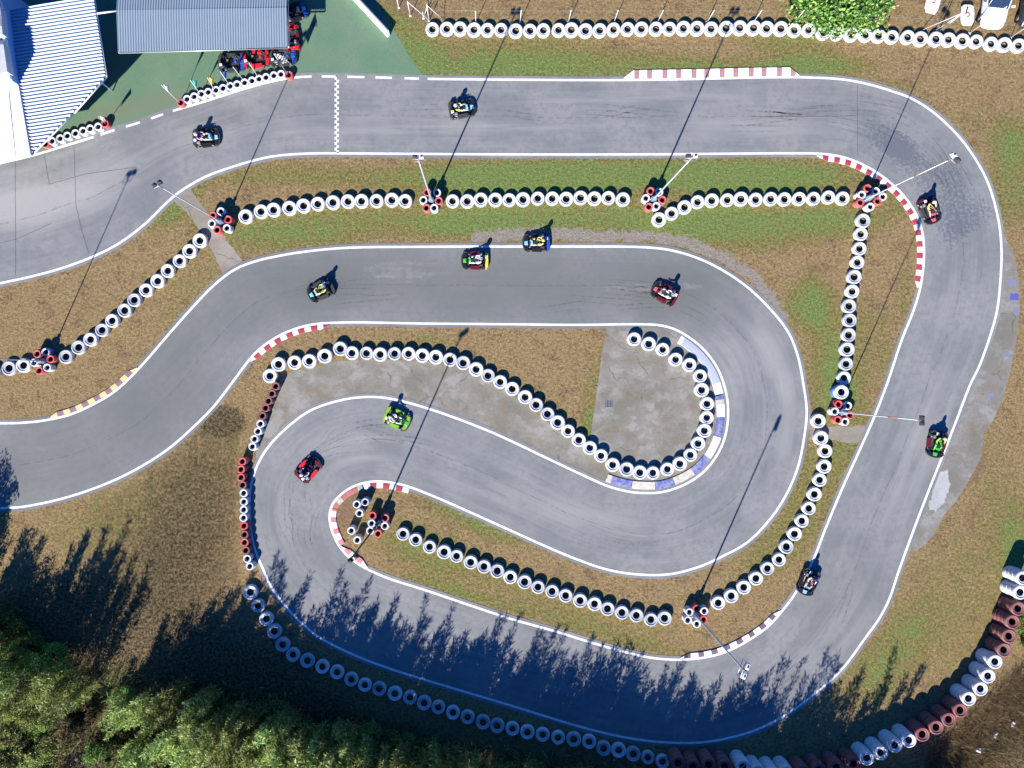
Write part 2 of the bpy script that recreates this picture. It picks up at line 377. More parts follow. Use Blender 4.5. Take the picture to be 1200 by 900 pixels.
L1 = smooth(spline([(-60,207),(-40,203),(0,191.5),(36,183),(73,172),(110,160.5),(134,152.5),(164,143.5),(191,134),(203,130),(240,119),(280,106),(310,97.5),(340,91.5),(365,89.8),(400,90),(460,91.3),(500,92.5),(600,93.5),(720,94),(800,93),(900,90.8),(950,91),(990,93.5),(1022,100),(1045,107),(1065,114),(1090,129),(1112,148),(1130,168),(1148,195),(1157,213),(1165,237),(1171,265),(1173.5,295),(1172,330),(1168,365),(1158,400),(1147,430),(1137,450),(1122,489),(1106,530),(1090,570),(1072,617),(1052,672),(1042,702),(1030,725),(1012,750),(990,780),(962,807),(932,830),(900,849),(870,860.5),(825,869.5),(775,869.5),(725,862.5),(675,850),(637,838.5),(600,827),(550,812),(500,797),(450,781),(412,766),(375,747),(350,727),(332,707),(317,686),(309,668),(300,647),(294,620),(292.5,595),(294,570),(300,549),(312,527),(332,505),(362,482),(395,470),(425,465.3),(450,466),(475,471),(507,480.5),(537,491),(575,506),(600,517.3),(637,535),(675,553),(712,569.5),(735,575.8),(755,577.7),(775,576.8),(795,571),(815,560.5),(832,545),(846,522),(852,500),(853,475),(848,449.5),(840,430),(825,410),(807,395),(790,385.5),(772,381),(750,380),(675,380.7),(600,380),(500,379.2),(400,378),(362,381),(332,391),(312,403),(297,416),(271,450),(250,477),(225,502),(200,524),(175,541),(140,560),(100,576),(62,587),(25,594),(0,595.5),(-40,597),(-60,597)]), 3)
L2 = smooth(spline([(-60,345),(-40,341),(0,332),(37,324),(75,313.5),(112,299.5),(140,285),(170,262.5),(195,238),(209,226),(237,209),(262,199),(300,187.5),(325,182.5),(362,180),(400,179.8),(475,180.3),(600,181),(750,181),(900,179.8),(925,179.8),(962,180.3),(987,184),(1007,191),(1030,204),(1055,225),(1070,245),(1079,265),(1082.5,287),(1082,312),(1078,338),(1070,365),(1057,397),(1040,448),(1025,487),(1007,528),(987,572),(967,620),(952,658),(932,695),(920,711.5),(900,734),(875,751.5),(850,764),(825,770.5),(795,773),(762,770.5),(725,762),(687,751),(650,739.5),(600,725.5),(550,709),(500,692),(447,674.5),(417,659),(400,643.5),(389,622),(386,605),(389,592),(400,579),(415,569.5),(435,564.3),(452,564.5),(475,569),(507,581),(550,599.8),(600,622.3),(637,639),(675,655),(712,667.5),(750,673.2),(787,672.5),(825,662),(840,655),(875,636),(900,611),(920,582),(935,547),(943,507),(945.3,482),(941,448),(935,418),(924,390),(900,359.5),(875,336),(842,314),(812,300.5),(782,292.5),(750,289.6),(675,289),(600,289),(500,289.2),(400,290.8),(350,296),(325,300.3),(300,306),(275,316),(250,335),(225,361),(195,395),(170,424),(147,448),(130,462),(107,475),(82,486),(50,493),(25,495.5),(0,496),(-40,494.5),(-60,493)]), 3)
def near(L, p): return int(np.argmin(((L-np.array(p))**2).sum(1)))
def near_in(L, p, lo, hi):
    return lo+int(np.argmin(((L[lo:hi]-np.array(p))**2).sum(1)))
pairs = [((-60,207),(-60,345)),((110,160.5),(150,278)),((191,134),(237,209)),((340,91.5),(350,180.3)),((500,92.5),(500,180.4)),((950,91),(950,179.8)),((1065,114),(1007,191)),((1148,195),(1056,225)),((1173,295),(1082,295)),((1158,400),(1062,385)),((1106,530),(1012,513)),((1052,675),(962,635)),((1012,750),(925,706)),((932,830),(880,749)),((825,870),(820,771)),((675,850),(705,757)),((500,797),(535,704)),((375,747),(430,667)),((317,686),(396,637)),((292.5,600),(386,605)),((332,505),(398,580)),((395,470),(420,567)),((450,465.5),(440,563.5)),((537,491),(500,578)),((675,553),(640,640)),((755,577.7),(755,674)),((832,545),(893,618)),((853,475),(945,480)),((825,410),(898,358)),((772,380.5),(780,291.5)),((600,380),(600,289)),((400,378),(390,291.3)),((332,391),(280,314)),((250,477),(185,406)),((140,560),(105,476)),((0,595),(0,496)),((-60,597),(-60,493))]
i1 = [near(L1, a) for a, b in pairs]; i2 = [near(L2, b) for a, b in pairs]
OFF = 4.5
O1 = L1+normals(L1)*OFF; O2 = L2-normals(L2)*OFF
A = []; B = []; A0 = []; B0 = []
for k in range(len(pairs)-1):
    n = max(i1[k+1]-i1[k], i2[k+1]-i2[k], 1)
    sa = np.linspace(i1[k], i1[k+1], n, endpoint=False); sb = np.linspace(i2[k], i2[k+1], n, endpoint=False)
    for L, s, out in ((O1, sa, A), (O2, sb, B), (L1, sa, A0), (L2, sb, B0)):
        idx = np.arange(len(L)); out.append(np.c_[np.interp(s, idx, L[:, 0]), np.interp(s, idx, L[:, 1])])
A = np.vstack(A); B = np.vstack(B)
mid = (A+B)/2; dist = np.r_[0, np.cumsum(np.linalg.norm(np.diff(mid, axis=0), axis=1))]*S

def ell(X, Y, L):
    """sum of soft ellipses (cx,cy,rx,ry,angle,weight) in plan pixels"""
    out = np.zeros_like(X)
    for (cx, cy, rx, ry, a, w) in L:
        c, s = math.cos(math.radians(a)), math.sin(math.radians(a)); dx = X-cx; dy = Y-cy
        u = (dx*c+dy*s)/rx; v = (-dx*s+dy*c)/ry; out += w*np.exp(-(u*u+v*v)**1.5)
    return out
def setattr_pt(me, name, arr):
    a = me.attributes.new(name, 'FLOAT', 'POINT'); a.data.foreach_set('value', arr.astype(np.float32).ravel())

# ---- asphalt
K = 20
ts = np.linspace(0, 1, K+1)
P = A[:, None, :]*(1-ts)[None, :, None]+B[:, None, :]*ts[None, :, None]
n, k = P.shape[:2]
V = np.c_[(P[..., 0].ravel()-600)*S, (450-P[..., 1].ravel())*S, np.full(n*k, .012)]
I = (np.arange(n-1)[:, None]*k+np.arange(k-1)[None, :]).ravel()
F = np.c_[I, I+k, I+k+1, I+1]
me = mesh('track', V, F.tolist(), M['asphalt'])
uv = me.uv_layers.new(name='UVMap'); UU = np.c_[np.repeat(dist, k), np.tile(ts, n)]
li = np.zeros(len(me.loops), dtype=np.int32); me.loops.foreach_get('vertex_index', li); uv.data.foreach_set('uv', UU[li].astype(np.float32).ravel())
X, Y = P[..., 0].ravel(), P[..., 1].ravel()
setattr_pt(me, 'rub', ell(X, Y, [(1035,160,38,22,35,.55),(1065,185,34,22,40,.55),(1110,210,26,30,60,.5),(1128,250,26,40,80,.62),(1080,228,25,15,60,.25),(1118,282,25,22,0,.35),(700,130,60,12,0,.15),(700,160,60,8,0,.12),(640,570,80,16,22,.18),(330,590,20,40,0,.22),(345,620,14,40,10,.22),(745,635,90,12,0,.3),(560,120,160,9,0,.22),(1120,440,16,90,22,.22),(830,640,50,14,-30,.15)]))
setattr_pt(me, 'pale', ell(X, Y, [(30,240,75,28,-10,1.1),(120,215,70,26,-20,.5),(60,190,80,14,-15,.5),(240,155,60,20,-20,.35),(860,440,22,60,-10,.5),(905,420,16,60,-25,.6),(920,500,14,50,0,.4),(760,336,70,6,0,.5),(470,320,60,20,0,.3),(660,600,140,20,15,.45),(400,520,60,30,0,.45),(480,150,200,14,0,.4),(760,115,160,10,0,.35),(900,150,90,14,0,.5),(1080,520,24,100,22,.45),(500,640,60,20,15,.35),(330,600,20,60,0,.35),(1110,350,14,60,10,.3),(60,540,40,30,0,.25),(970,760,30,60,45,.3),(1000,700,20,60,25,.2)]))
setattr_pt(me, 'greenish', ell(X, Y, [(60,540,150,60,-20,.8),(200,440,80,70,-45,.8),(330,340,120,50,-15,.75),(600,335,260,50,0,.95),(800,340,60,50,20,.6),(1000,700,80,80,0,.25)]))
tag(link('road', me), kind='structure')

# ---- white lines
def strip(L, a, b, w, z, name, mat, off=0.0, taper=False):
    """painted strip along L between indices a..b"""
    N = normals(L); seg = L[a:b+1]+N[a:b+1]*off; nn = N[a:b+1]; v = []
    for p, q in zip(seg, nn): v += [W(*(p+q*w/2), z), W(*(p-q*w/2), z)]
    f = [(2*i, 2*i+1, 2*i+3, 2*i+2) for i in range(len(seg)-1)]
    return v, f
def lines(name, L, ranges, w=2.6):
    v = []; f = []
    for (p, q) in ranges:
        a, b = near(L, p), near(L, q); vv, ff = strip(L, a, b, w, .018, '', None)
        base = len(v); v += vv; f += [tuple(i+base for i in x) for x in ff]
    return tag(link(name, mesh(name, v, f, M['line'])), kind='structure')
L1f = resample(L1, 1.0); L2f = resample(L2, 1.0)
lines('road_marking', L1f, [((-60,207),(110,160.5)),((118,158),(134,152.7)),((148,148.3),(164,143.6)),((177,138.8),(191,134)),((203,130),(365,89.8)),((377,89.6),(393,89.8)),((407,90),(427,90.5)),((440,91),(459,91.4)),((474,91.8),(491,92.3)),((501,92.6),(-60,597))])
lines('road_marking', L2f, [((-60,345),(-60,493))])
mb = MB()
for r in range(28):
    y = 90.5+r*(179.5-90.5)/28
    for c in range(2):
        if (r+c) % 2 == 0:
            x = 392.4+c*2.3; mb.add([W(x-.25, y, .017+.001*c), W(x+2.55, y, .017+.001*c), W(x+2.55, y+3.18, .017+.001*c), W(x-.25, y+3.18, .017+.001*c)], [(3, 2, 1, 0)])
tag(mb.build('finish_line_marking', M['line']), kind='structure')
# tar joints
def ribbon(pts, w, z, mat, name, mbk=None):
    a = resample(np.array(pts, float), 2.0)+0; a = a+rng.normal(0, .18, a.shape); N = normals(a); v = []
    for p, q in zip(a, N): v += [W(*(p+q*w/2), z), W(*(p-q*w/2), z)]
    mbk.add(v, [(2*i, 2*i+1, 2*i+3, 2*i+2) for i in range(len(a)-1)])
mb = MB()
for pts in ([(1004.5,100),(1004.8,181)],[(18,190),(18.5,322)],[(87,172),(89,240),(94,262),(104,297)],[(52,182),(58,216)],[(58,216),(100,204),(160,196)],[(1004,136),(880,137)],[(0,285),(20,280),(60,262)]):
    ribbon(pts, .45, .0165, None, '', mb)
tag(mb.build('road_joint', M['tar']), kind='structure')

def rubber_mark():
    t = NT('tyre_rubber_mark'); P = t.pos(); n1 = t.noise(3.5, P, 5, .7)
    m = t.out((.05, .055, .065), .8, spec=.2); a = t.ramp(n1, [(.40, .0), (.64, .24)]); t.L.new(a, t.b.inputs['Alpha']); return m
M['skid'] = rubber_mark()
mb = MB(); zz = 0
for (i0, L_, v0, v1, cnt) in ((330, 60, .30, .70, 9), (372, 70, .25, .62, 9), (900, 60, .45, .75, 8), (960, 60, .35, .7, 8), (1290, 70, .30, .65, 8), (620, 80, .35, .6, 6), (1400, 90, .4, .65, 6), (200, 90, .4, .6, 5), (760, 80, .4, .7, 6)):
    for q in range(cnt):
        a = int(min(len(A)-40, i0+rng.uniform(0, L_))); n_ = int(rng.uniform(12, 34)); va = rng.uniform(v0, v1); vb = va+rng.uniform(-.12, .12)
        vv = np.linspace(va, vb, n_)[:, None]; seg = A[a:a+n_]*(1-vv)+B[a:a+n_]*vv
        for dx in (0, rng.uniform(5, 8)):
            N_ = normals(seg); s2 = seg+N_*dx; wd = rng.uniform(.5, 1.1)*np.sin(np.linspace(.15, 3.0, n_))[:, None]; zz += 1; v = []
            for p, q2 in zip(s2+N_*wd, s2-N_*wd): v += [W(*p, .0125+.00004*zz), W(*q2, .0125+.00004*zz)]
            mb.add(v, [(2*i, 2*i+1, 2*i+3, 2*i+2) for i in range(n_-1)])
tag(mb.build('tyre_mark', M['skid']), kind='structure')
# ---- kerbs
def kerb(L, side, p, q, w, seglens, mats, off=1.6, z0=.03, z1=.07, taper=True):
    a, b = sorted((near(L, p), near(L, q))); N = normals(L)*side; mb = MB(); n = b-a
    tot = 0; cuts = []; i = 0
    while tot < n:
        cuts.append((tot, min(tot+seglens[i % len(seglens)], n), i % len(mats))); tot += seglens[i % len(seglens)]; i += 1
    for (s, e, mi) in cuts:
        rows = []
        for j in range(int(s), int(e)+1):
            idx = min(a+j, b); t = min(1, (j+1)/12, (n-j+1)/12) if taper else 1
            c = L[idx]; nn = N[idx]; p0 = c+nn*off; p1 = c+nn*(off+w*.5*t); p2 = c+nn*(off+w*t)
            rows.append([W(*p0, .016), W(*p0, z0), W(*p1, (z0+z1)/2+.008), W(*p2, z1), W(*(c+nn*(off+w*t+.3)), .001)])
        v = [x for r in rows for x in r]; f = []
        for r in range(len(rows)-1):
            for c_ in range(4):
                q4 = (r*5+c_, r*5+c_+1, (r+1)*5+c_+1, (r+1)*5+c_); f.append(q4 if side < 0 else q4[::-1])
        if len(rows) > 1: mb.add(v, f, mi)
    return tag(mb.build('kerb', mats), kind='structure')
kerb(L1f, 1, (731,94), (936,91), 9.5, [12, 6, 9.5, 6], [M['k_white'], M['k_oldred'], M['k_white'], M['k_oldred']])
kerb(L2f, -1, (957,180), (1077,340), 6, [7, 7], [M['k_white'], M['k_red']])
kerb(L1f, 1, (292,423), (387,378), 5.2, [8, 7.5], [M['k_red'], M['k_white']])
kerb(L2f, -1, (58,492), (163,432), 5.5, [8, 8], [M['k_yellow'], M['k_purple']])
kerb(L2f, -1, (430,667), (398,641), 6, [9, 9], [M['k_white'], M['k_pink']])
kerb(L2f, -1, (397.5,640.5), (387.5,595), 6, [7.5, 7.5], [M['k_pink'], M['k_white']], taper=False)
kerb(L2f, -1, (388,594), (424,566.5), 6, [8, 8, 8, 8], [M['k_terracotta'], M['k_cream'], M['k_terracotta'], M['k_pink']], taper=False)
kerb(L2f, -1, (425,566), (481,571), 6, [8, 8], [M['k_white'], M['k_red']], taper=False)
kerb(L1f, 1, (708,568), (853,462), 9.0, [6, 27, 28, 26, 27, 27, 29, 26, 16], [M['k_cream'], M['k_blue'], M['k_cream'], M['k_blue'], M['k_cream'], M['k_blue'], M['k_white'], M['k_blue'], M['k_white']], off=4.0, taper=False)
kerb(L1f, 1, (852,460), (800,391), 9.5, [14, 30, 40], [M['k_white'], M['k_paleblue'], M['k_paleblue']], off=3.2, taper=False)
kerb(L2f, -1, (797,773), (916,716), 5.5, [9, 7.5], [M['k_white'], M['k_dark']])

# ---- concrete and green apron sheets
def sheet(name, poly, z, mat, grid=None):
    q = [poly[0]]
    for p in poly[1:]:
        if math.dist(p, q[-1]) > .8: q.append(p)
    pv = [W(x, y, z) for x, y in q]; bm = bmesh.new(); vs = [bm.verts.new(p) for p in pv]
    for t in tessellate_polygon([pv]):
        if len(set(t)) == 3: bm.faces.new([vs[i] for i in t])
    for f in bm.faces:
        f.normal_update()
        if f.normal.z < 0: f.normal_flip()
    me = bpy.data.meshes.new(name); bm.to_mesh(me); bm.free(); me.materials.append(mat)
    return tag(link(name, me), kind='structure')
def wob(pts, step=4, amp=.6):
    a = resample(np.array(pts+[pts[0]], float), step)[:-1]; return [tuple(p) for p in a+rng.normal(0, amp, a.shape)]
l1seg = lambda p, q: [tuple(x) for x in (L1[min(near(L1, p), near(L1, q)):max(near(L1, p), near(L1, q))+1])][::2]
insert = l1seg((300,549), (735,575.8))
pad = l1seg((735,575.8), (772,381))
poly = [(300,549)]+[tuple(p) for p in insert[1:]]+[tuple(p) for p in pad[1:]]+[(745,381),(711,381),(708,400),(702,440),(695,490),(691,524),(672,516),(645,498),(615,474),(590,452),(560,437),(530,427),(480,422),(430,421),(400,423),(370,429),(340,436),(326,448),(317,470),(311,500),(300,530)]
sheet('concrete_ground', poly, .004, M['concrete'])
r1 = [tuple(x) for x in L1[near(L1,(1171,262)):near(L1,(1066,636))+1]][::2]
sheet('concrete_ground', [(1171,262),(1180,282),(1189,302),(1194,330),(1195,360),(1191,400),(1183,440),(1175,468),(1164,492),(1153,508),(1150,535),(1137,560),(1120,588),(1106,604),(1096,625),(1082,640),(1068,649)]+r1[::-1][:-1], .004, M['concrete_grey'])
sheet('concrete_ground', wob([(200,232),(222,220),(236,240),(252,262),(266,283),(284,304),(284,318),(262,322),(250,296),(236,272),(218,248)], 4, .5), .004, M['concrete_tan'])
sheet('concrete_ground', wob([(948,500),(1020,499),(1009,517),(1000,520),(985,517),(948,515)], 5, .5), .004, M['concrete_tan'])
sheet('concrete_ground', wob([(1098,553),(1111,551),(1113,570),(1106,590),(1096,600),(1088,597),(1090,582)], 3, .7), .0075, M['pale_patch'])
for (x, y, s_, m) in ((1188.5,348,10,'blue_floor'),(1186,331,10,'faint_blue'),(1191,364,8,'faint_blue'),(1179,415,7,'faint_blue'),(1161,463,7,'faint_blue')):
    sheet('painted_square_marking', wob([(x-s_/2,y-s_*.4),(x+s_/2,y-s_*.4),(x+s_/2,y+s_*.4),(x-s_/2,y+s_*.4)], 2, .25), .008, M[m])
# green apron with worn attribute
def grid_sheet(name, poly, z, mat, step, attrs):
    a = np.array(poly, float); x0, y0 = a.min(0); x1, y1 = a.max(0); bm = bmesh.new()
    vs = [bm.verts.new((x, y, 0)) for x, y in poly]; bm.faces.new(vs)
    for c in np.arange(x0+step, x1, step):
        bmesh.ops.bisect_plane(bm, geom=bm.verts[:]+bm.edges[:]+bm.faces[:], plane_co=(c, 0, 0), plane_no=(1, 0, 0))
    for c in np.arange(y0+step, y1, step):
        bmesh.ops.bisect_plane(bm, geom=bm.verts[:]+bm.edges[:]+bm.faces[:], plane_co=(0, c, 0), plane_no=(0, 1, 0))
    XY = np.array([v.co[:2] for v in bm.verts])
    for v in bm.verts: v.co = W(v.co.x, v.co.y, z)
    for f in bm.faces:
        f.normal_update()
        if f.normal.z < 0: f.normal_flip()
    me = bpy.data.meshes.new(name); bm.to_mesh(me); bm.free(); me.materials.append(mat)
    for nme, E in attrs.items(): setattr_pt(me, nme, ell(XY[:, 0], XY[:, 1], E))
    return tag(link(name, me), kind='structure')
gl = [tuple(x) for x in L1[near(L1,(45,180)):near(L1,(498,92.5))+1]][::2]
grid_sheet('pit_apron_ground', [(45,180)]+gl[1:]+[(498,91),(482,70),(470,48),(458,30),(446,10),(436,-12),(425,-60),(-60,-60),(-60,190),(0,188)], .006, M['green'], 12,
           {'worn': [(150,125,60,14,-20,.9),(210,118,50,14,-15,.6),(250,90,60,10,-15,.3),(330,60,20,40,0,.2),(460,60,14,30,-30,.3),(120,140,30,10,-20,.7)]})

# ---- the ground: one fine sheet under the picture joined to a coarse skirt
gx = np.r_[-6000, -2500, -1200, -500, np.arange(-60, 1262, 3.0), 1700, 2400, 3700, 7200]; gy = np.r_[-6000, -2500, -1200, -500, np.arange(-60, 962, 3.0), 1400, 2100, 3400, 6900]
GX, GY = np.meshgrid(gx, gy); n, k = GX.shape; x, y = GX.ravel(), GY.ravel()
V = np.c_[(x-600)*S, (450-y)*S, np.zeros(n*k)]
I = (np.arange(n-1)[:, None]*k+np.arange(k-1)[None, :]).ravel(); F = np.c_[I, I+k, I+k+1, I+1]
me = mesh('ground', V, F.tolist(), M['ground'])
setattr_pt(me, 'green', ell(x, y, [(560,75,140,30,0,.55),(700,78,180,20,0,.5),(470,40,40,60,-40,.6),(650,45,60,10,0,.3),(850,82,120,12,0,.45),(960,80,60,18,0,.7),(900,45,60,12,0,.3),(1060,115,40,16,35,.4),(930,55,50,20,0,.35),
    (330,205,120,16,0,.42),(330,262,120,24,0,.42),(560,212,140,20,0,.55),(620,255,220,26,0,.75),(700,205,200,22,0,.85),(900,208,120,22,0,.85),(860,265,110,30,0,.75),(990,255,60,22,0,.6),(550,265,60,16,0,.35),
    (945,355,26,30,0,.75),(1000,400,60,60,0,.35),(975,460,40,40,0,.4),(1060,340,10,40,0,.3),(1055,225,30,22,45,.5),(980,440,20,120,-10,.35),(960,560,50,90,25,.45),(900,650,60,30,-40,.35),
    (560,612,70,14,22,.65),(500,640,60,30,20,.4),(620,690,200,24,18,.35),(430,600,16,20,0,.2),(520,690,60,10,18,.5),(700,740,160,10,16,.4),
    (210,240,40,14,-40,.7),(110,300,40,8,-20,.2),(50,400,180,80,0,.10),(225,330,40,60,30,.22),(330,280,90,18,0,.4),
    (450,400,100,16,0,.12),(700,470,20,60,0,.4),(690,500,12,20,0,.5),(500,400,30,8,0,.25),
    (1190,210,30,60,0,.6),(1180,160,30,30,0,.4),(1110,160,20,60,50,.25),(1130,700,80,120,20,.30),(1190,650,20,60,0,.55),(1050,760,30,60,35,.5),(1010,800,40,40,0,.3),(1170,560,30,80,0,.2),
    (140,600,120,40,-20,.30),(260,520,40,60,0,.2),(170,690,60,80,0,.2)]))
setattr_pt(me, 'dirt', ell(x, y, [(405,600,14,30,0,.75),(420,585,14,12,0,.4),(300,300,60,10,-15,.0),(1150,120,70,60,0,.35),(1050,75,90,18,0,.35),(600,10,300,14,0,.40),(1150,15,80,30,0,.3),(1140,600,14,50,25,.5),(1150,540,8,26,20,.7),(290,600,16,70,0,.35),(310,660,14,26,0,.4),(535,66,16,10,0,.6),(800,56,24,8,0,.4),(480,10,40,10,30,.5),(500,235,16,30,0,.35),(760,225,30,14,0,.4),(945,300,30,30,0,.15),(175,655,40,50,20,.3)]))
gr = np.zeros_like(x); RP = np.array([(560,276),(620,273),(700,276),(760,277),(800,282),(845,300),(880,322),(905,350),(916,372)], float); RP = resample(RP, 6)
d = np.full_like(x, 1e9)
box = (x > 500) & (x < 980) & (y > 220) & (y < 420)
for p in RP: d[box] = np.minimum(d[box], np.hypot(x[box]-p[0], y[box]-p[1]))
gr = np.clip(1.0-d/13.0, 0, .85)
# narrow gritty shoulder beside both edge lines
for L in (O1[::3], O2[::3]):
    dd = np.full_like(x, 1e9); m = (x > -70) & (x < 1270) & (y > -70) & (y < 970)
    xi, yi = x[m], y[m]; best = np.full(len(xi), 1e9)
    for p in L: np.minimum(best, (xi-p[0])**2+(yi-p[1])**2, out=best)
    g2 = np.zeros_like(x); g2[m] = np.clip(.60-np.sqrt(best)/9.0, 0, 1); gr = np.maximum(gr, g2)
setattr_pt(me, 'gravel', gr)
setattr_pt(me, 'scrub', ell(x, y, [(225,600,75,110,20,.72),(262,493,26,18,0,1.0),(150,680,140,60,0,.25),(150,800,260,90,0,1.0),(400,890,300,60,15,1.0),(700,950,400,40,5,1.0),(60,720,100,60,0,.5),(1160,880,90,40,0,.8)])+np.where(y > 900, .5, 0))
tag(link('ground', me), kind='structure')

# ------------------------------------------------------------------ tyres
def tyre_mesh(name, mat, R, T, hole, n=36):
    k = R
    prof = [(hole+.20*(R-hole), T*.5), (hole+.03, T*.14), (hole-.005, T*.10), (hole+.0, T*.05), (hole+.22*(R-hole), T*.01), (R*.80, 0.0), (R*.93, T*.05), (R*.985, T*.16), (R, T*.30), (R*.985, T*.32), (R*.985, T*.36), (R, T*.38), (R, T*.62), (R*.985, T*.64), (R*.985, T*.68), (R, T*.70), (R*.985, T*.84), (R*.94, T*.95), (R*.85, T), (R*.765, T), (R*.745, T*.93), (hole+.34*(R-hole), T*.86), (hole+.30*(R-hole), T*.90), (hole+.10*(R-hole), T*.78), (hole+.0, T*.74), (hole-.005, T*.70), (hole+.03, T*.68), (hole+.20*(R-hole), T*.5)]
    mis = [1, 1]+[0]*(len(prof)-5)+[1, 1]
    mb = MB(); mb.lathe(prof, n, mis); return mb.me(name, [mat, M['rubber']])
TY = {}
for nm, mt in (('white', 'white_tyre'), ('worn', 'worn_tyre'), ('red', 'red_tyre'), ('faded', 'faded_red_tyre'), ('blue', 'blue_paint_tyre')):
    TY['big', nm] = tyre_mesh('truck_tyre_'+nm, M[mt], .53, .31, .25); TY['small', nm] = tyre_mesh('car_tyre_'+nm, M[mt], .30, .19, .165, 28)
ORD = ['first','second','third','fourth','fifth','sixth','seventh','eighth','ninth','tenth','eleventh','twelfth','thirteenth','fourteenth','fifteenth','sixteenth','seventeenth','eighteenth','nineteenth','twentieth','twenty-first','twenty-second','twenty-third','twenty-fourth']
def place_tyre(p, size, colr, T, label, group, lean=True):
    o = link('truck_tyre' if size == 'big' else 'car_tyre', TY[size, colr]); o.location = p
    o.rotation_euler = (rng.normal(0, .022), rng.normal(0, .022), rng.uniform(0, 6.28)) if lean else (0, 0, rng.uniform(0, 6.28))
    s = rng.uniform(.94, 1.035); o.scale = (s, s, rng.uniform(.93, 1.05))
    return tag(o, label, 'tyre', group)
def tower(p, size, cols, label, group):
    T = .31 if size == 'big' else .19; e = empty('tyre_tower', p, 0, label, 'tyre tower', group)
    for i, c in enumerate(cols):
        o = link('tyre', TY[size, c], e); o.location = (rng.normal(0, .012), rng.normal(0, .012), i*T*.985+ .001); o.rotation_euler.z = rng.uniform(0, 6.28)
    return e
def evenly(pts, n): return resample(np.array(pts, float), n=n)
rows = [
 # pts, count, group, start-end words, end-end words
 ([(506.2,33.3),(620,34.5),(751,33.2),(900,32),(951,35),(1016,40.5),(1100,45),(1195,52),(1211,53)], 44, 'white tyres along the outer fence', 'tyre in the fence row, counted from the low white wall', 'tyre in the fence row, counted from the parked cars'),
 ([(288,252),(305.5,247.5),(355,240),(405,235.3),(475.5,234.5)], 12, 'white tyres between the start straight and the green strip', 'tyre of the first infield row, counted from the sandy path', None),
 ([(530,234.8),(647,232.2),(730.7,231.9)], 13, 'white tyres in the middle of the infield strip', 'tyre of the middle infield row, counted from the finish-line side', None),
 ([(772.5,257),(787.5,248.7),(802.5,242),(818,236),(835.5,233.2),(870,232.2),(988,232)], 14, 'white tyres at the hairpin end of the infield strip', 'tyre of the last infield row, counted from its bent tip', None),
 ([(234.5,281.2),(222,293),(196.7,317),(157.5,352.5),(118,388),(77,418)], 13, 'white tyres in the diagonal row over dry grass', 'tyre down the diagonal row from the sandy path', None),
 ([(27.5,428.7),(9,432),(-9,435)], 3, 'white tyres beyond the mast', 'tyre beyond the mast at the foot of the diagonal row', None),
 ([(1012.5,257.5),(1008,290.5),(1001.7,324.5),(997.5,359),(995.7,385),(990.5,443)], 12, 'white tyres in the upright row beside the far bend', 'tyre down the upright row from the mast by the bend', None),
 ([(960,495),(962.5,512.5),(967.5,529.5),(966,548),(961,565),(948,598),(930,629),(912,657),(885,678),(858.7,697.7),(842.5,706)], 16, 'white tyres in the curved row along the back straight', 'tyre down the curved row from the small concrete crossing', None),
 ([(315.5,440),(326,426)], 2, 'white tyres at the tip of the winding row', 'tyre at the tip of the winding row above the small red tyres', None),
 ([(345,425),(363,422.5),(380.5,417)], 3, 'white tyres leading into the winding row', 'tyre leading into the winding row beside brown grass', None),
 ([(397.5,408),(414,412.5),(448,414.5),(483.7,414.5),(516.7,419),(534,421.5),(563.7,434.5),(592,450),(620,466.7),(656,496.7),(684,519),(715,541.5),(745,554),(762.5,554.5),(778.7,552),(794.5,545),(808,535),(817,521.5),(825.5,507.5),(829.5,491.7),(828.5,474.5),(823,457),(820,441)], 35, 'white tyres in the winding row round the concrete pad', 'tyre along the winding row from its hairpin end', 'tyre of the winding row, counted back from the cracked kerb'),
 ([(808.7,427.5),(790,420.5),(777.7,409.5),(761.7,403),(743.7,398)], 5, 'white tyres on the concrete pad below the infield bend', 'tyre on the concrete pad from the pale blue kerb', None),
 ([(473,625.7),(503,640),(534.5,652.5),(582,669),(629.5,686.7),(680,703),(728.7,718),(761.7,726),(779,724.5)], 20, 'grey-white tyres in the row inside the lower hairpin', 'tyre of the lower island row from the hairpin mast', None),
 ([(293.7,694.5),(307,717),(316,732.5),(325.5,746.7),(332.5,762.5),(352,771.7),(386.5,786.7),(418.7,800),(470,815.7),(519.5,832.5),(570.5,848.7),(620,858.7),(655.5,865.5),(690,869.5),(705,878),(726,879),(742.5,884.5),(776.7,893)], 31, 'white tyres in deep shade below the lower bend', 'tyre of the shaded outer row from the hairpin', 'tyre of the shaded outer row, counted from the dull red towers'),
]
def tagline(colr, size):
    return {'white': 'white-painted', 'worn': 'scuffed grey-white', 'red': 'red-painted', 'faded': 'dull red', 'blue': 'blue-painted'}[colr]
for ri, (pts, n, grp, w1, w2) in enumerate(rows):
    arr = evenly(pts, n)
    for i, (px, py) in enumerate(arr):
        c = 'white'
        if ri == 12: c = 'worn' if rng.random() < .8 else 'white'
        elif ri == 4: c = 'worn' if i > 3 and rng.random() < .7 else 'white'
        elif ri in (10, 7, 5): c = 'worn' if rng.random() < .3 else 'white'
        elif ri == 6: c = 'worn' if rng.random() < .35 else 'white'
        elif ri == 13: c = 'worn' if rng.random() < .5 else 'white'
        if w2 is None or i < (n+1)//2: lab = '%s %s %s' % (tagline(c, 'big'), ORD[i], w1)
        else: lab = '%s %s %s' % (tagline(c, 'big'), ORD[n-1-i], w2)
        px += rng.normal(0, .55); py += rng.normal(0, .55)
        place_tyre(D(px, py, .30)-Vector((0, 0, .30)) + Vector((0, 0, .0)), 'big', c, .31, lab, grp)
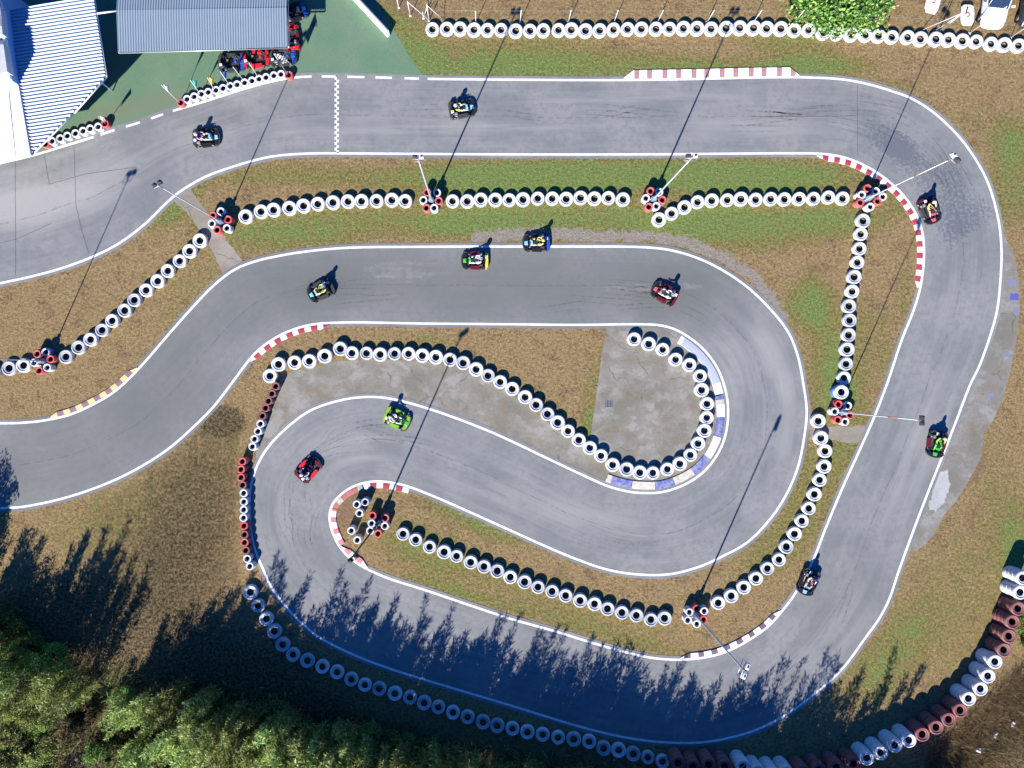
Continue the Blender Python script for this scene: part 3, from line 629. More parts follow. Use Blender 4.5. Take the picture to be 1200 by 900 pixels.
# the blue and white tyre beside the mast at the crossing
bp = D(986.7, 459.3, .62); bp.z = 0
e = tower(bp, 'big', ['blue', 'white'], 'wide white tyre on a blue one beside the crossing mast', None)
# outer tall towers at the lower corner
tall = [(795,895,'faded'),(812.5,899,'faded'),(831,897,'faded'),(850,899,'faded'),(871,899,'white'),(888,905,'white'),(905,907,'white'),(922,906,'white'),(941,905,'faded'),(960,903,'faded'),(981,900,'faded'),(1001,896,'faded'),(1016.7,889,'white'),(1033,883,'white'),(1049.5,874,'white'),(1065.5,867.5,'white'),(1081.7,860.5,'faded'),(1097.5,852.5,'faded'),(1112.5,843.7,'faded'),(1126,832.5,'faded'),(1136,819,'white'),(1150,807.5,'white'),(1158.7,792,'white'),(1167,776,'white'),(1177.5,761.7,'faded'),(1183,745.7,'faded'),(1187.5,728.7,'faded'),(1194,713.7,'faded'),(1196.5,694,'white'),(1199.5,677.5,'white')]
runs = {}
for i, (px, py, c) in enumerate(tall):
    h = 1.22; p = D(px, py, h); p.z = 0
    a = 'dull red' if c == 'faded' else 'white-painted'
    lab = '%s tyre tower of the outer barrier, %s from the shaded bend' % (a, ORD[i]) if i < 15 else '%s tyre tower of the outer barrier, %s from its sunny far end' % (a, ORD[len(tall)-1-i])
    tower(p, 'big', [c]*4, lab, 'tall painted tyre towers of the outer barrier')
# small tyre towers beside the hairpin
sm = [(323,452.5,'faded'),(318.7,461,'faded'),(315,469.5,'faded'),(311,478,'faded'),(307.3,487,'faded'),(305,496.5,'white'),(302,505.5,'white'),(298,514.5,'white'),(295.5,523.5,'white'),(284.5,540.5,'red'),(282.7,550,'red'),(282.5,559.2,'red'),(284,568.5,'faded'),(285,577.7,'white'),(285.5,587.5,'white'),(285.5,597,'white'),(285.2,606.5,'white'),(286,616,'red'),(286.3,626,'faded'),(286.8,635.5,'red'),(288,645,'faded'),(289.5,654.5,'white'),(292.7,663.5,'white')]
for i, (px, py, c) in enumerate(sm):
    p = D(px, py, .56); p.z = 0
    a = {'faded': 'dull red', 'red': 'red', 'white': 'white'}[c]
    if i < 12: lab = 'short %s car-tyre tower, %s from the top of the hairpin line' % (a, ORD[i])
    else: lab = 'short %s car-tyre tower, %s from the bottom of the hairpin line' % (a, ORD[len(sm)-1-i])
    tower(p, 'small', [c]*3, lab, 'small tyre towers lining the hairpin')
# pit tyre rows
p1 = [(53,168,'red'),(60.7,165,'white'),(70,162,'white'),(78.7,158.5,'white'),(88,155.7,'white'),(96.7,153,'white'),(105.5,150.5,'white'),(115,148,'white'),(123,144.3,'red')]
p2 = [(211.7,120,'red'),(219,115.8,'white'),(227.5,112.7,'white'),(236,109.7,'white'),(244,107.3,'white'),(253,105,'white'),(261,102.7,'white'),(270,100.5,'white'),(278,98.5,'white'),(286.7,96.2,'white'),(295.5,94,'white'),(303.2,92.2,'white'),(311.5,89.8,'white'),(320.5,88,'white'),(329.3,86.8,'white'),(338.2,87.5,'red')]
for nm, lst, words in (('a', p1, 'in the short pit row, %s from the white roof'), ('b', p2, 'in the flag row, %s from the pit gap')):
    for i, (px, py, c) in enumerate(lst):
        p = D(px, py, .37); p.z = 0
        tower(p, 'small', [c]*2, ('%s car-tyre tower '+words) % (c, ORD[i]), 'small tyre towers along the pit edge')

# ------------------------------------------------------------------ floodlight masts with their tyre clusters
MH = 8.8
def floodlight(root, style):
    # head at the top of the mast, arms across
    aw = {'small': .30, 'thin': .35, 'std': .34, 'dark': .36, 'wide': .5}[style]; lm = 'white_metal' if style == 'wide' else 'dark_metal'
    mb = MB(); mb.tube([(-aw, 0, MH-.1), (aw, 0, MH-.1)], .025, 6); mb.tube([(0, 0, MH-.5), (0, 0, MH+.02)], .05, 6)
    if style != 'small': mb.tube([(-aw, 0, MH-.5), (aw, 0, MH-.5)], .02, 6); mb.tube([(-aw, 0, MH-.5), (-aw, 0, MH-.1)], .015, 5); mb.tube([(aw, 0, MH-.5), (aw, 0, MH-.1)], .015, 5)
    mb.build('crossarm', M['dark_metal'] if style == 'dark' else M['metal'], root)
    for sx in (-1, 1):
        m2 = MB(); m2.box((sx*aw*.58, .12, MH-.02), (aw*.9, .24, .18), 0, bev=.02, taper=.8); fl = m2.build('floodlight', M['black'] if style == 'dark' else (M['white_metal'] if sx > 0 and style != 'small' else M[lm]), root)
        m3 = MB(); m3.box((sx*aw*.58, .12, MH-.12), (aw*.75, .19, .02), 0); m3.build('lens', M['lamp_glass'], fl)
        m4 = MB(); m4.box((sx*aw*.58, .12, MH+.085), (.12, .10, .05), 0, bev=.01); m4.build('ballast_box', M['dgrey'], fl)
def mast(p, rz, style, label, stripes=False):
    root = empty('floodlight_mast', p, rz, label, 'floodlight mast', 'floodlight masts standing in tyre clusters')
    mb = MB(); mb.tube([(0, 0, .05), (0, 0, 1.2), (0, 0, 1.25), (0, 0, MH-.1)], [.12, .12, .045, .028] if style in ('thin', 'small') else [.12, .12, .065, .045], 10)
    mb.build('pole', M['dark_metal'] if style == 'dark' else M['metal'], root)
    if stripes and style == 'small':
        mb = MB(); mb.tube([(0, 0, 5.6), (0, 0, 6.6)], [.0372, .0345], 10); mb.build('painted_band', M['orange'], root)
    elif stripes:
        mb = MB(); mb.tube([(0, 0, 5.2), (0, 0, 5.7)], [.0405, .0385], 10); mb.tube([(0, 0, 8.05), (0, 0, 8.35)], [.032, .031], 10); mb.build('painted_band', M['orange'], root)
    mb = MB(); mb.box((0, 0, .55), (.34, .26, .8), bev=.02); mb.build('control_cabinet', M['blue_steel'], root)
    mb = MB(); mb.box((0, 0, .06), (.9, .16, .12)); mb.box((0, 0, .121), (.16, .9, .12)); mb.build('base_frame', M['blue_steel'], root)
    for k in range(4):
        a = k*math.pi/2+.4; m = MB(); m.box((math.cos(a)*.42, math.sin(a)*.42, .07), (.26, .22, .14), bev=.02, rz=a); 
        if k % 2 == 0: m.build('counterweight', M['cream'], root)
    mb = MB(); mb.tube([(.3, 0, .1), (.08, 0, 1.1)], .018, 6); mb.tube([(-.3, 0, .1), (-.08, 0, 1.1)], .018, 6); mb.tube([(0, .3, .1), (0, .08, 1.1)], .018, 6); mb.build('brace', M['white_metal'], root)
    floodlight(root, style); return root
clusters = [
 ('at the foot of the diagonal row', 'grey floodlight mast leaning out past the dry diagonal row', [(43.3,414,'red'),(53.3,412.5,'blue'),(40,424.6,'white'),(45.8,434,'red'),(55,430.7,'white'),(59,420.7,'red')], 'thin', 200),
 ('on the sandy path', 'thin grey floodlight mast beside the sandy path', [(258.7,247.3,'blue'),(249.3,252,'red'),(248,261.7,'white'),(254.3,269,'red'),(265.7,267,'white'),(266.7,257,'red')], 'small', 30),
 ('in the first infield gap', 'grey floodlight mast in the first gap of the infield tyre rows', [(500.4,225,'red'),(512,225.3,'blue'),(496.4,233.8,'white'),(514.2,234.7,'red'),(500,243,'red'),(508.9,243.3,'white')], 'std', 0),
 ('in the second infield gap', 'pale floodlight mast in the second gap of the infield tyre rows', [(762.8,223.5,'red'),(773,225,'blue'),(757.5,232,'white'),(776.5,234,'red'),(761,242,'red'),(769.5,241,'white')], 'std', 0),
 ('inside the far bend', 'orange-banded floodlight mast over the far bend', [(1017.1,220.5,'red'),(1026.7,224,'blue'),(1010,227.6,'white'),(1009,236.8,'red'),(1020.3,241.8,'white'),(1029,235.4,'red'),(1035.5,230,'white')], 'thin', 130),
 ('by the small concrete crossing', 'thin orange-banded floodlight mast by the small concrete crossing', [(983.3,473,'red'),(994,475.3,'blue'),(979.7,482,'white'),(996.7,486,'red'),(982.4,492,'red'),(990.7,494,'white')], 'small', 90),
 ('at the end of the lower island', 'floodlight mast with white lamps over the shaded lower bend', [(808.3,717.1,'white'),(816.5,713.5,'red'),(825.7,716,'white'),(806.4,726.7,'white'),(825,726.4,'red'),(817.1,731.2,'white')], 'wide', 250),
 ('inside the lower hairpin', 'dark floodlight mast leaning over the lower hairpin kerb', [(436.7,604.2,'red'),(451.1,606.7,'red'),(451,616.4,'white'),(443,625,'red'),(434,621.7,'white'),(439,613,'blue')], 'dark', 215),
]
heads = [(-75,417),(190,220),(491,187),(807,187),(1110,187),(1078,491),(866,781),(415,647)]
for (where, lab, ts_, style, rz), hd in zip(clusters, heads):
    q = D(hd[0], hd[1], MH); base = Vector((q.x, q.y, 0))
    c = Vector((0, 0, 0)); pts = []
    for (px, py, colr) in ts_:
        p = D(px, py, .56); p.z = 0; pts.append(p); c += p
    c /= len(pts)
    if hd[0] < -50: base = c.copy()
    base = c*.75+base*.25 if (base-c).length < 1.0 else c
    for j, (p, (_, _, colr)) in enumerate(zip(pts, ts_)):
        dd = p-base
        same = [k for k in range(len(ts_)) if ts_[k][2] == colr]
        if len(same) > 1:
            
            rank = sorted(same, key=lambda k: -pts[k].y).index(j); posw = ['uppermost', 'second highest', 'third highest', 'lowest'][rank] if rank < len(same)-1 else 'lowest'
            lb = '%s %s short tyre tower round the mast %s' % (posw, colr, where)
        else: lb = 'only %s short tyre tower round the mast %s' % ('blue' if colr == 'blue' else colr, where)
        top = {'blue': ['blue', 'blue', 'white']}.get(colr, [colr]*3)
        if colr == 'blue': lb = 'white-topped blue short tyre tower round the mast %s' % where
        if dd.length < .46: p = base+dd.normalized()*.46
        tower(p, 'small', top, lb, 'short tyre towers round the masts')
    mast(base, math.radians(rz), style, lab, 'orange-banded' in lab)
five = [(418.3,590.9,'white','upper'),(427.8,588.3,'worn','greyish'),(421.3,601.3,'white','middle'),(411.7,621.4,'white','kerbside'),(418.6,632.8,'white','lowest')]
for px, py, c, w in five:
    p = D(px, py, .56); p.z = 0; tower(p, 'small', [c]*3, '%s free-standing %s tyre tower on bare soil in the hairpin tip' % (w, 'grey-white' if c == 'worn' else 'white'), 'loose tyre towers in the hairpin tip')
# ------------------------------------------------------------------ drivers
def skin_body(joints, edges, name, bones, mats):
    """joints: {name: (co, radius)}; grown with a skin modifier, subdivided, then baked. bones: {joint pair: material index}"""
    keys = list(joints); me = bpy.data.meshes.new('skeleton'); me.from_pydata([joints[k][0] for k in keys], [(keys.index(a), keys.index(b)) for a, b in edges], [])
    o = bpy.data.objects.new('skeleton', me); col.objects.link(o)
    o.modifiers.new('skin', 'SKIN'); sv = me.skin_vertices[0].data
    for i, k in enumerate(keys):
        r = joints[k][1]; sv[i].radius = r if isinstance(r, tuple) else (r, r); sv[i].use_root = (k == 'pelvis')
    sub = o.modifiers.new('sub', 'SUBSURF'); sub.levels = 1; sub.render_levels = 1
    dg = bpy.context.evaluated_depsgraph_get(); dg.update(); new = bpy.data.meshes.new_from_object(o.evaluated_get(dg)); new.name = name
    bpy.data.objects.remove(o); bpy.data.meshes.remove(me)
    new.materials.clear()
    for m in mats: new.materials.append(m)
    J = {k: Vector(joints[k][0]) for k in keys}; mi = []
    for p in new.polygons:
        c = p.center; best = None
        for (a, b), m in bones.items():
            d = J[b]-J[a]; t = max(0, min(1, (c-J[a]).dot(d)/max(d.length_squared, 1e-9))); q = (c-(J[a]+d*t)).length-(.03 if m in (3, 4) else 0)
            if best is None or q < best[0]: best = (q, m)
        mi.append(best[1])
    new.polygons.foreach_set('material_index', mi); new.polygons.foreach_set('use_smooth', [True]*len(new.polygons)); new.update(); return new
J = {'pelvis': ((-.34, 0, .27), (.15, .12)), 'waist': ((-.40, 0, .40), (.14, .10)), 'chest': ((-.44, 0, .58), (.17, .115)), 'collar': ((-.45, 0, .69), (.11, .08)), 'neck': ((-.44, 0, .77), .055), 'head': ((-.41, 0, .86), (.085, .095)), 'crown': ((-.41, 0, .94), .07)}
E = [('pelvis','waist'),('waist','chest'),('chest','collar'),('collar','neck'),('neck','head'),('head','crown')]
BN = {('pelvis','waist'): 0, ('waist','chest'): 0, ('chest','collar'): 0, ('collar','neck'): 0, ('neck','crown'): 4}
for s_, sy in (('l', 1), ('r', -1)):
    J.update({'sh'+s_: ((-.43, .20*sy, .67), .07), 'el'+s_: ((-.17, .30*sy, .52), .052), 'wr'+s_: ((.03, .20*sy, .54), .036), 'pa'+s_: ((.085, .175*sy, .565), (.042, .022)),
              'hip'+s_: ((-.28, .11*sy, .27), .098), 'kn'+s_: ((.14, .23*sy, .43), .068), 'an'+s_: ((.50, .17*sy, .22), .045), 'ft'+s_: ((.58, .16*sy, .27), .042)})
    E += [('collar','sh'+s_), ('sh'+s_,'el'+s_), ('el'+s_,'wr'+s_), ('wr'+s_,'pa'+s_), ('pelvis','hip'+s_), ('hip'+s_,'kn'+s_), ('kn'+s_,'an'+s_), ('an'+s_,'ft'+s_)]
    BN.update({('collar','sh'+s_): 0, ('sh'+s_,'el'+s_): 1, ('el'+s_,'wr'+s_): 1, ('wr'+s_,'pa'+s_): 3, ('pelvis','hip'+s_): 0, ('hip'+s_,'kn'+s_): 2, ('kn'+s_,'an'+s_): 2, ('an'+s_,'ft'+s_): 4})
    for f in range(4):
        y0 = .150+.018*f; L = [.9, 1.0, .95, .8][f]
        J['f%d%s' % (f, s_)] = ((.115, y0*sy, .590+.004*f), .0095); J['g%d%s' % (f, s_)] = ((.115+.042*L, y0*sy, .588), .009); J['h%d%s' % (f, s_)] = ((.115+.040*L, y0*sy, .562), .008)
        E += [('pa'+s_, 'f%d%s' % (f, s_)), ('f%d%s' % (f, s_), 'g%d%s' % (f, s_)), ('g%d%s' % (f, s_), 'h%d%s' % (f, s_))]; BN[('f%d%s' % (f, s_), 'h%d%s' % (f, s_))] = 3
    J['t'+s_] = ((.085, .135*sy, .575), .011); J['u'+s_] = ((.115, .125*sy, .560), .009); E += [('wr'+s_, 't'+s_), ('t'+s_, 'u'+s_)]; BN[('t'+s_, 'u'+s_)] = 3
body_me = skin_body(J, E, 'person_body', BN, [M['c_black']]*5)

def helmet_mesh():
    mb = MB(); c = (-.405, 0, .885); mb.ball(c, (.155, .128, .140), 0, 20, 12)
    me = mb.me('helmet', [M['white']]); return me
def visor_mesh():
    mb = MB(); V = []; F = []
    for i in range(5):
        a = math.radians(64+i*13)
        for j in range(11):
            t = math.radians(-62+j*12.4); V.append((-.405+.159*math.sin(a)*math.cos(t), .132*math.sin(a)*math.sin(t), .885+.144*math.cos(a)))
    for i in range(4):
        for j in range(10): F.append((i*11+j, (i+1)*11+j, (i+1)*11+j+1, i*11+j+1))
    mb.add(V, F, 0, True); return mb.me('visor', [M['glass']])
HELM, VIS = helmet_mesh(), visor_mesh()
hs = MB(); 
for sy in (-.05, .05): hs.tube([(-.405+.158*math.cos(a), sy, .885+.141*math.sin(a)) for a in [math.radians(x) for x in range(30, 176, 12)]], .012, 6)
STR = hs.me('helmet_stripe', [M['white']])
def slots(o, mats):
    for i, m in enumerate(mats): o.material_slots[i].link = 'OBJECT'; o.material_slots[i].material = m
def driver(loc, rz, torso, arms, legs, helmet, stripe, label, lean=0.0):
    root = empty('person', loc, rz, label, 'person', 'drivers seated in the karts')
    b = link('body', body_me, root); slots(b, [M[torso], M[arms], M[legs], M['c_black'], M['c_dark']])
    if lean: b.rotation_euler.x = 0
    h = link('helmet', HELM, root); slots(h, [M[helmet]])
    v = link('visor', VIS, h); s_ = link('helmet_stripe', STR, h); slots(s_, [M[stripe]])
    return root

# ------------------------------------------------------------------ karts
def arc(cx, cy, r, a0, a1, n=6): return [(cx+r*math.cos(math.radians(a0+(a1-a0)*i/n)), cy+r*math.sin(math.radians(a0+(a1-a0)*i/n))) for i in range(n+1)]
KM = {}
def kart_meshes():
    mb = MB(); mb.box((.03, 0, .055), (1.25, .46, .012))            # floor tray and tube frame
    for sy in (-1, 1):
        mb.tube([(-.66, .30*sy, .09), (-.2, .34*sy, .08), (.25, .30*sy, .08), (.62, .20*sy, .09), (.78, .16*sy, .10)], .017, 6)
        mb.tube([(-.2, .34*sy, .08), (-.2, .56*sy, .10), (.28, .54*sy, .10), (.28, .3*sy, .08)], .013, 6)
    mb.tube([(-.55, -.3, .09), (-.55, .3, .09)], .017, 6); mb.tube([(.45, -.42, .12), (.45, .42, .12)], .016, 6); mb.tube([(-.60, -.58, .14), (-.60, .58, .14)], .022, 8)
    KM['chassis'] = mb.me('chassis', M['dark_metal'])
    nose = [(.62, -.50), (.72, -.56)]+arc(.70, -.36, .22, -70, -8, 4)+[(.965, 0)]+arc(.70, .36, .22, 8, 70, 4)+[(.72, .56), (.62, .50), (.66, .20), (.66, -.20)]
    mb = MB(); mb.prism(nose, .06, .21, 0, .93); mb.prism([(.64, -.17), (.90, -.13), (.90, .13), (.64, .17)], .205, .26, 1, .8)
    KM['nose'] = mb.me('nose_fairing', [M['black'], M['white']])
    bar = MB(); bar.tube([(.58, -.60, .14)]+[(x, y, .14) for x, y in ((.74, -.64), (.90, -.50), (.985, -.22), (.995, 0), (.985, .22), (.90, .50), (.74, .64))]+[(.58, .60, .14)], .055, 8)
    KM['front_bumper'] = bar.me('front_bumper', M['dgrey'])
    for nm, sy in (('side_pod', 1), ):
        pod = [(-.34, .40), (.40, .38), (.44, .50), (.36, .64), (-.28, .69), (-.40, .62)]
        mb = MB(); mb.prism(pod, .05, .24, 0, .90); KM['pod'] = mb.me('side_pod', M['black'])
        mb = MB(); mb.prism([(x, -y) for x, y in pod][::-1], .05, .24, 0, .90); KM['podr'] = mb.me('side_pod', M['black'])
    mb = MB(); mb.prism([(-.80, -.66), (-.72, -.70), (-.70, -.40), (-.76, 0), (-.70, .40), (-.72, .70), (-.80, .66), (-.93, .50), (-.95, 0), (-.93, -.50)][::-1], .07, .27, 0, .95); KM['rear'] = mb.me('rear_bumper', M['black'])
    mb = MB()
    prof = [(-.62, .62), (-.60, .40), (-.55, .22), (-.42, .14), (-.20, .15), (-.08, .22)]; V = []; F = []; nn = 9
    for (x, z) in prof:
        for j in range(nn):
            t = -1+2*j/(nn-1); V.append((x+.05*t*t*(1 if z > .3 else 0), .22*t, z+.10*t*t if z < .3 else z-.08*t*t))
    for i in range(len(prof)-1):
        for j in range(nn-1): F.append((i*nn+j, i*nn+j+1, (i+1)*nn+j+1, (i+1)*nn+j))
    mb.add(V, F, 0, True); b = len(mb.v); mb.add([Vector(v)+Vector((-.015, 0, -.02)) for v in V], [f[::-1] for f in F], 0, True); KM['seat'] = mb.me('seat', M['black'])
    mb = MB(); mb.box((-.46, -.40, .24), (.30, .22, .28), 0, bev=.02); mb.box((-.46, -.40, .40), (.20, .16, .06), 1, bev=.01); mb.tube([(-.60, -.36, .22), (-.78, -.30, .24), (-.86, -.20, .24)], .035, 8, 1); mb.tube([(-.46, -.52, .24), (-.46, -.56, .24)], [.09, .09], 12, 1)
    KM['engine'] = mb.me('engine', [M['dgrey'], M['metal']])
    mb = MB(); mb.box((-.42, .36, .22), (.26, .16, .20), 0, bev=.03); mb.tube([(-.42, .36, .32), (-.42, .36, .345)], .035, 10); KM['tank'] = mb.me('fuel_tank', M['dgrey'])
    mb = MB(); mb.tube([(.12+.045*math.cos(a), .155*math.sin(a), .555+.13*math.cos(a)) for a in [2*math.pi*i/20 for i in range(21)]], .014, 6, cap=False); mb.tube([(.50, 0, .14), (.12, 0, .55)], .014, 6); mb.tube([(.12, -.15, .55), (.12, .15, .55)], .012, 6); KM['steer'] = mb.me('steering_wheel', M['black'])
    mb = MB(); mb.prism([(.30, -.15), (.46, -.13), (.46, .13), (.30, .15)], .34, .52, 0, .7); KM['panel'] = mb.me('steering_fairing', M['white'])
    mb = MB(); mb.box((0, 0, 0), (.20, .20, .02), 0, bev=.006); mb.box((0, 0, .011), (.045, .07, .003), 1); KM['plate'] = mb.me('number_plate', [M['white'], M['dark_metal']])
    for nm, R_, w in (('fw', .135, .13), ('rw', .145, .20)):
        mb = MB(); X = Matrix.Rotation(math.pi/2, 4, 'X')
        mb.lathe([(R_*.5, -w/2+.01), (R_*.8, -w/2), (R_*.97, -w*.42), (R_, -w*.2), (R_, w*.2), (R_*.97, w*.42), (R_*.8, w/2), (R_*.5, w/2-.01), (R_*.5, -w/2+.01)], 20, None, X); KM[nm+'t'] = mb.me('tyre', M['rubber'])
        mb = MB(); mb.lathe([(0.001, -w*.25), (R_*.35, -w*.25), (R_*.52, -w*.45), (R_*.53, w*.45), (R_*.35, w*.25), (.001, w*.25)], 16, None, X); KM[nm+'r'] = mb.me('rim', M['metal'])
kart_meshes()
def kart(px, py, ang, body, nose, pod, rear, label, dr=None, plate=True, hgt=.25, plate_c='white'):
    p = D(px, py, .25); p.z = .014
    if dr is None and plate is None: pass
    rz = math.radians(ang); k = empty('go_kart', p, rz, label, 'go-kart', 'rental go-karts')
    link('chassis', KM['chassis'], k); link('front_bumper', KM['front_bumper'], k)
    n_ = link('nose_fairing', KM['nose'], k); slots(n_, [M[body], M[nose]])
    for q in ('pod', 'podr'): o = link('side_pod', KM[q], k); slots(o, [M[pod]])
    o = link('rear_bumper', KM['rear'], k); slots(o, [M[rear]])
    link('seat', KM['seat'], k); link('engine', KM['engine'], k); link('fuel_tank', KM['tank'], k); link('steering_wheel', KM['steer'], k)
    o = link('steering_fairing', KM['panel'], k); slots(o, [M[nose]])
    if plate: o = link('number_plate', KM['plate'], k); o.location = (-.70, -.22, .42); b = link('plate_bracket', PB, k); b.location = (-.70, -.22, 0)
    for (x, y, z, w) in ((.45, .52, .135, 'fw'), (.45, -.52, .135, 'fw'), (-.60, .55, .145, 'rw'), (-.60, -.55, .145, 'rw')):
        we = link('wheel', KM[w+'t'], k); we.location = (x, y, z); link('rim', KM[w+'r'], we)
        if w == 'fw': we.rotation_euler.z = .12
    if dr: driver(p, rz, *dr)
    return k
mb = MB(); mb.tube([(0, 0, .1), (0, 0, .412)], .012, 6); PB = mb.me('plate_bracket', M['dark_metal'])
kart(241,161,3, 'black','skyblue','black','dgrey', 'black kart with pale blue nose entering the start straight', ('c_purple','c_pink','c_white','c_white','c_blue','driver in purple and white in the kart before the finish line'))
kart(541,127,9, 'black','skyblue','dgrey','dgrey', 'dark kart with light blue nose on the start straight', ('c_black','c_lime','c_white','c_white','c_blue','driver in lime and white just past the finish line'))
kart(1090,246,-68, 'black','pinkred','dgrey','maroon', 'black and red kart turning down through the far bend', ('c_black','c_yellow','c_pink','c_white','c_black','driver in pale yellow sleeves in the far bend'))
kart(1098.5,520,-101, 'black','green_p','maroon','dgrey', 'dark kart with green nose on the white line of the back straight', ('c_black','c_lime','c_green','c_white','c_black','driver in green and lime on the back straight'))
kart(948,682,-112, 'black','skyblue','black','dgrey', 'dark blue kart hugging the inner line of the back straight', ('c_black','c_white','c_pink','c_blue','c_blue','driver with bright blue helmet in the lower back straight'))
kart(361,550,47, 'maroon','maroon','red','maroon', 'maroon kart with bright red side pods in the lower hairpin', ('c_navy','c_white','c_navy','c_white','c_red','driver in navy with white helmet in the lower hairpin'))
kart(465,491,-24, 'lime','green_p','lime','lime', 'lime green kart leaving the lower hairpin', ('c_black','c_white','c_white','c_white','c_yellow','driver in black and white in the lime green kart'))
kart(779.5,344,153, 'black','pinkred','maroon','maroon', 'maroon kart with red nose in the infield bend', ('c_black','c_white','c_white','c_grey','c_white','driver in white-sleeved suit in the infield bend'))
kart(629,284,183, 'black','skyblue','black','blue', 'dark kart with light blue nose straddling the white edge line', ('c_black','c_yellow','c_yellow','c_yellow','c_black','driver in yellow astride the white edge line'))
kart(557,305,181, 'black','green_p','maroon','yellow', 'black kart with green nose and yellow rear bumper', ('c_black','c_white','c_white','c_grey','c_white','driver in white ahead of a yellow rear bumper'))
kart(376,340,206, 'black','skyblue','dgrey','dgrey', 'black kart with pale blue nose leading down the infield straight', ('c_black','c_lime','c_yellow','c_blue','c_white','driver in lime with cyan collar on the infield straight'))
# parked in the pit
kart(271,73,4, 'blue','blue','dgrey','dgrey', 'parked dark kart with blue nose, end of the pit queue', plate=True)
kart(300,68,6, 'red','red','red','red', 'parked red kart in the middle of the pit queue', plate=True)
kart(331,66,8, 'blue','blue','dgrey','dgrey', 'parked dark kart with blue nose, head of the pit queue', plate=True)
kart(340,43,95, 'red','red','maroon','red', 'parked red kart half under the pit canopy side', plate=False)
kart(344,14,20, 'blue','skyblue','black','blue', 'parked blue-nosed kart beside the upper edge of the pit canopy', plate=False)

# ------------------------------------------------------------------ pit canopies and buildings
def corrugated(poly, ang, period, amp, zf, mat, name, parent, thick=.03, sub=8):
    """sheet over a convex plan polygon (world xy), ridges along direction ang (rad)"""
    d = np.array([math.cos(ang), math.sin(ang)]); nrm = np.array([-d[1], d[0]]); P = np.array([(p[0], p[1]) for p in poly]); t = P@nrm; s = P@d
    t0, t1 = t.min()+1e-4, t.max()-1e-4; n = int((t1-t0)/(period/sub)); V = []; F = []; K_ = 6
    for i in range(n+1):
        tt = t0+(t1-t0)*i/n; xs = []
        for k in range(len(P)):
            a, b = k, (k+1) % len(P)
            if (t[a]-tt)*(t[b]-tt) <= 0 and abs(t[a]-t[b]) > 1e-9:
                u = (tt-t[a])/(t[b]-t[a]); xs.append(s[a]+(s[b]-s[a])*u)
        lo, hi = min(xs), max(xs); ph = (tt/period) % 1; z = amp*math.sin(2*math.pi*ph)
        for k in range(K_+1):
            q = d*(lo+(hi-lo)*k/K_)+nrm*tt; V.append((q[0], q[1], zf(q[0], q[1])+z))
    for i in range(n):
        for k in range(K_): F.append((i*(K_+1)+k, i*(K_+1)+k+1, (i+1)*(K_+1)+k+1, (i+1)*(K_+1)+k))
    m = len(V); V += [(v[0], v[1], v[2]-thick) for v in V]; F += [tuple(x+m for x in f[::-1]) for f in F]
    o = link(name, mesh(name, V, F, mat, smooth=False), parent); return o
c1 = [D(11.5,12,2.9), D(109.5,-4,2.9), D(124,90,2.9), D(86,132,2.9), D(37.5,180,2.9), D(22,99,2.9)]
root = empty('canopy', (0, 0, 0), 0, 'white corrugated canopy beside the white building, its corner cut towards the track', 'canopy')
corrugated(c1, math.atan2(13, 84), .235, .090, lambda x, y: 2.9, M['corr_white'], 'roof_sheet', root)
mb = MB(); 
for a, b in zip(c1, c1[1:]+c1[:1]): mb.tube([(a.x, a.y, 2.80), (b.x, b.y, 2.80)], .05, 6)
mb.build('edge_beam', M['white_metal'], root)
for (x, y) in ((132,107),(60,160)):
    q = W(x, y); m = MB(); m.tube([(q.x, q.y, 0), (q.x, q.y, 2.83)], .05, 8); m.build('post', M['white_metal'], root)
c2 = [D(136.5,-45,2.75), D(336,-45,2.75), D(337.5,55,2.75), D(138,61,2.75)]
root = empty('canopy', (0, 0, 0), 0, 'blue-grey corrugated pit canopy with karts waiting along its edge', 'canopy')
yr = D(0, 10, 3)[1]
corrugated([D(136.5,-45,2.75), D(336,-45,2.75), D(336.3,9,2.75), D(136.8,12,2.75)], math.radians(90.6), .176, .022, lambda x, y: 2.78-(y-yr)*.10, M['corr_blue'], 'roof_sheet', root)
corrugated([D(136.8,12,2.75), D(336.3,9,2.75), D(337.5,55,2.70), D(138,61,2.70)], math.radians(90.6), .176, .022, lambda x, y: 2.78+(y-yr)*.03, M['corr_blue'], 'roof_sheet', root)
mb = MB()
for a, b in zip(c2, c2[1:]+c2[:1]): mb.tube([(a.x, a.y, 2.60), (b.x, b.y, 2.60)], .04, 6)
mb.build('edge_beam', M['metal'], root)
for (x, y) in ((190,44),(258,44),(320,44),(320,0)):
    q = W(x, y); m = MB(); m.tube([(q.x, q.y, 0), (q.x, q.y, 2.64)], .045, 8); m.build('post', M['metal'], root)
a, b = D(113,16,2.85), D(138,12.5,2.7)
mb = MB(); mb.tube([a, b], .06, 6); tag(mb.build('link_beam', M['white_metal']), 'short white beam joining the two pit canopies', 'beam')

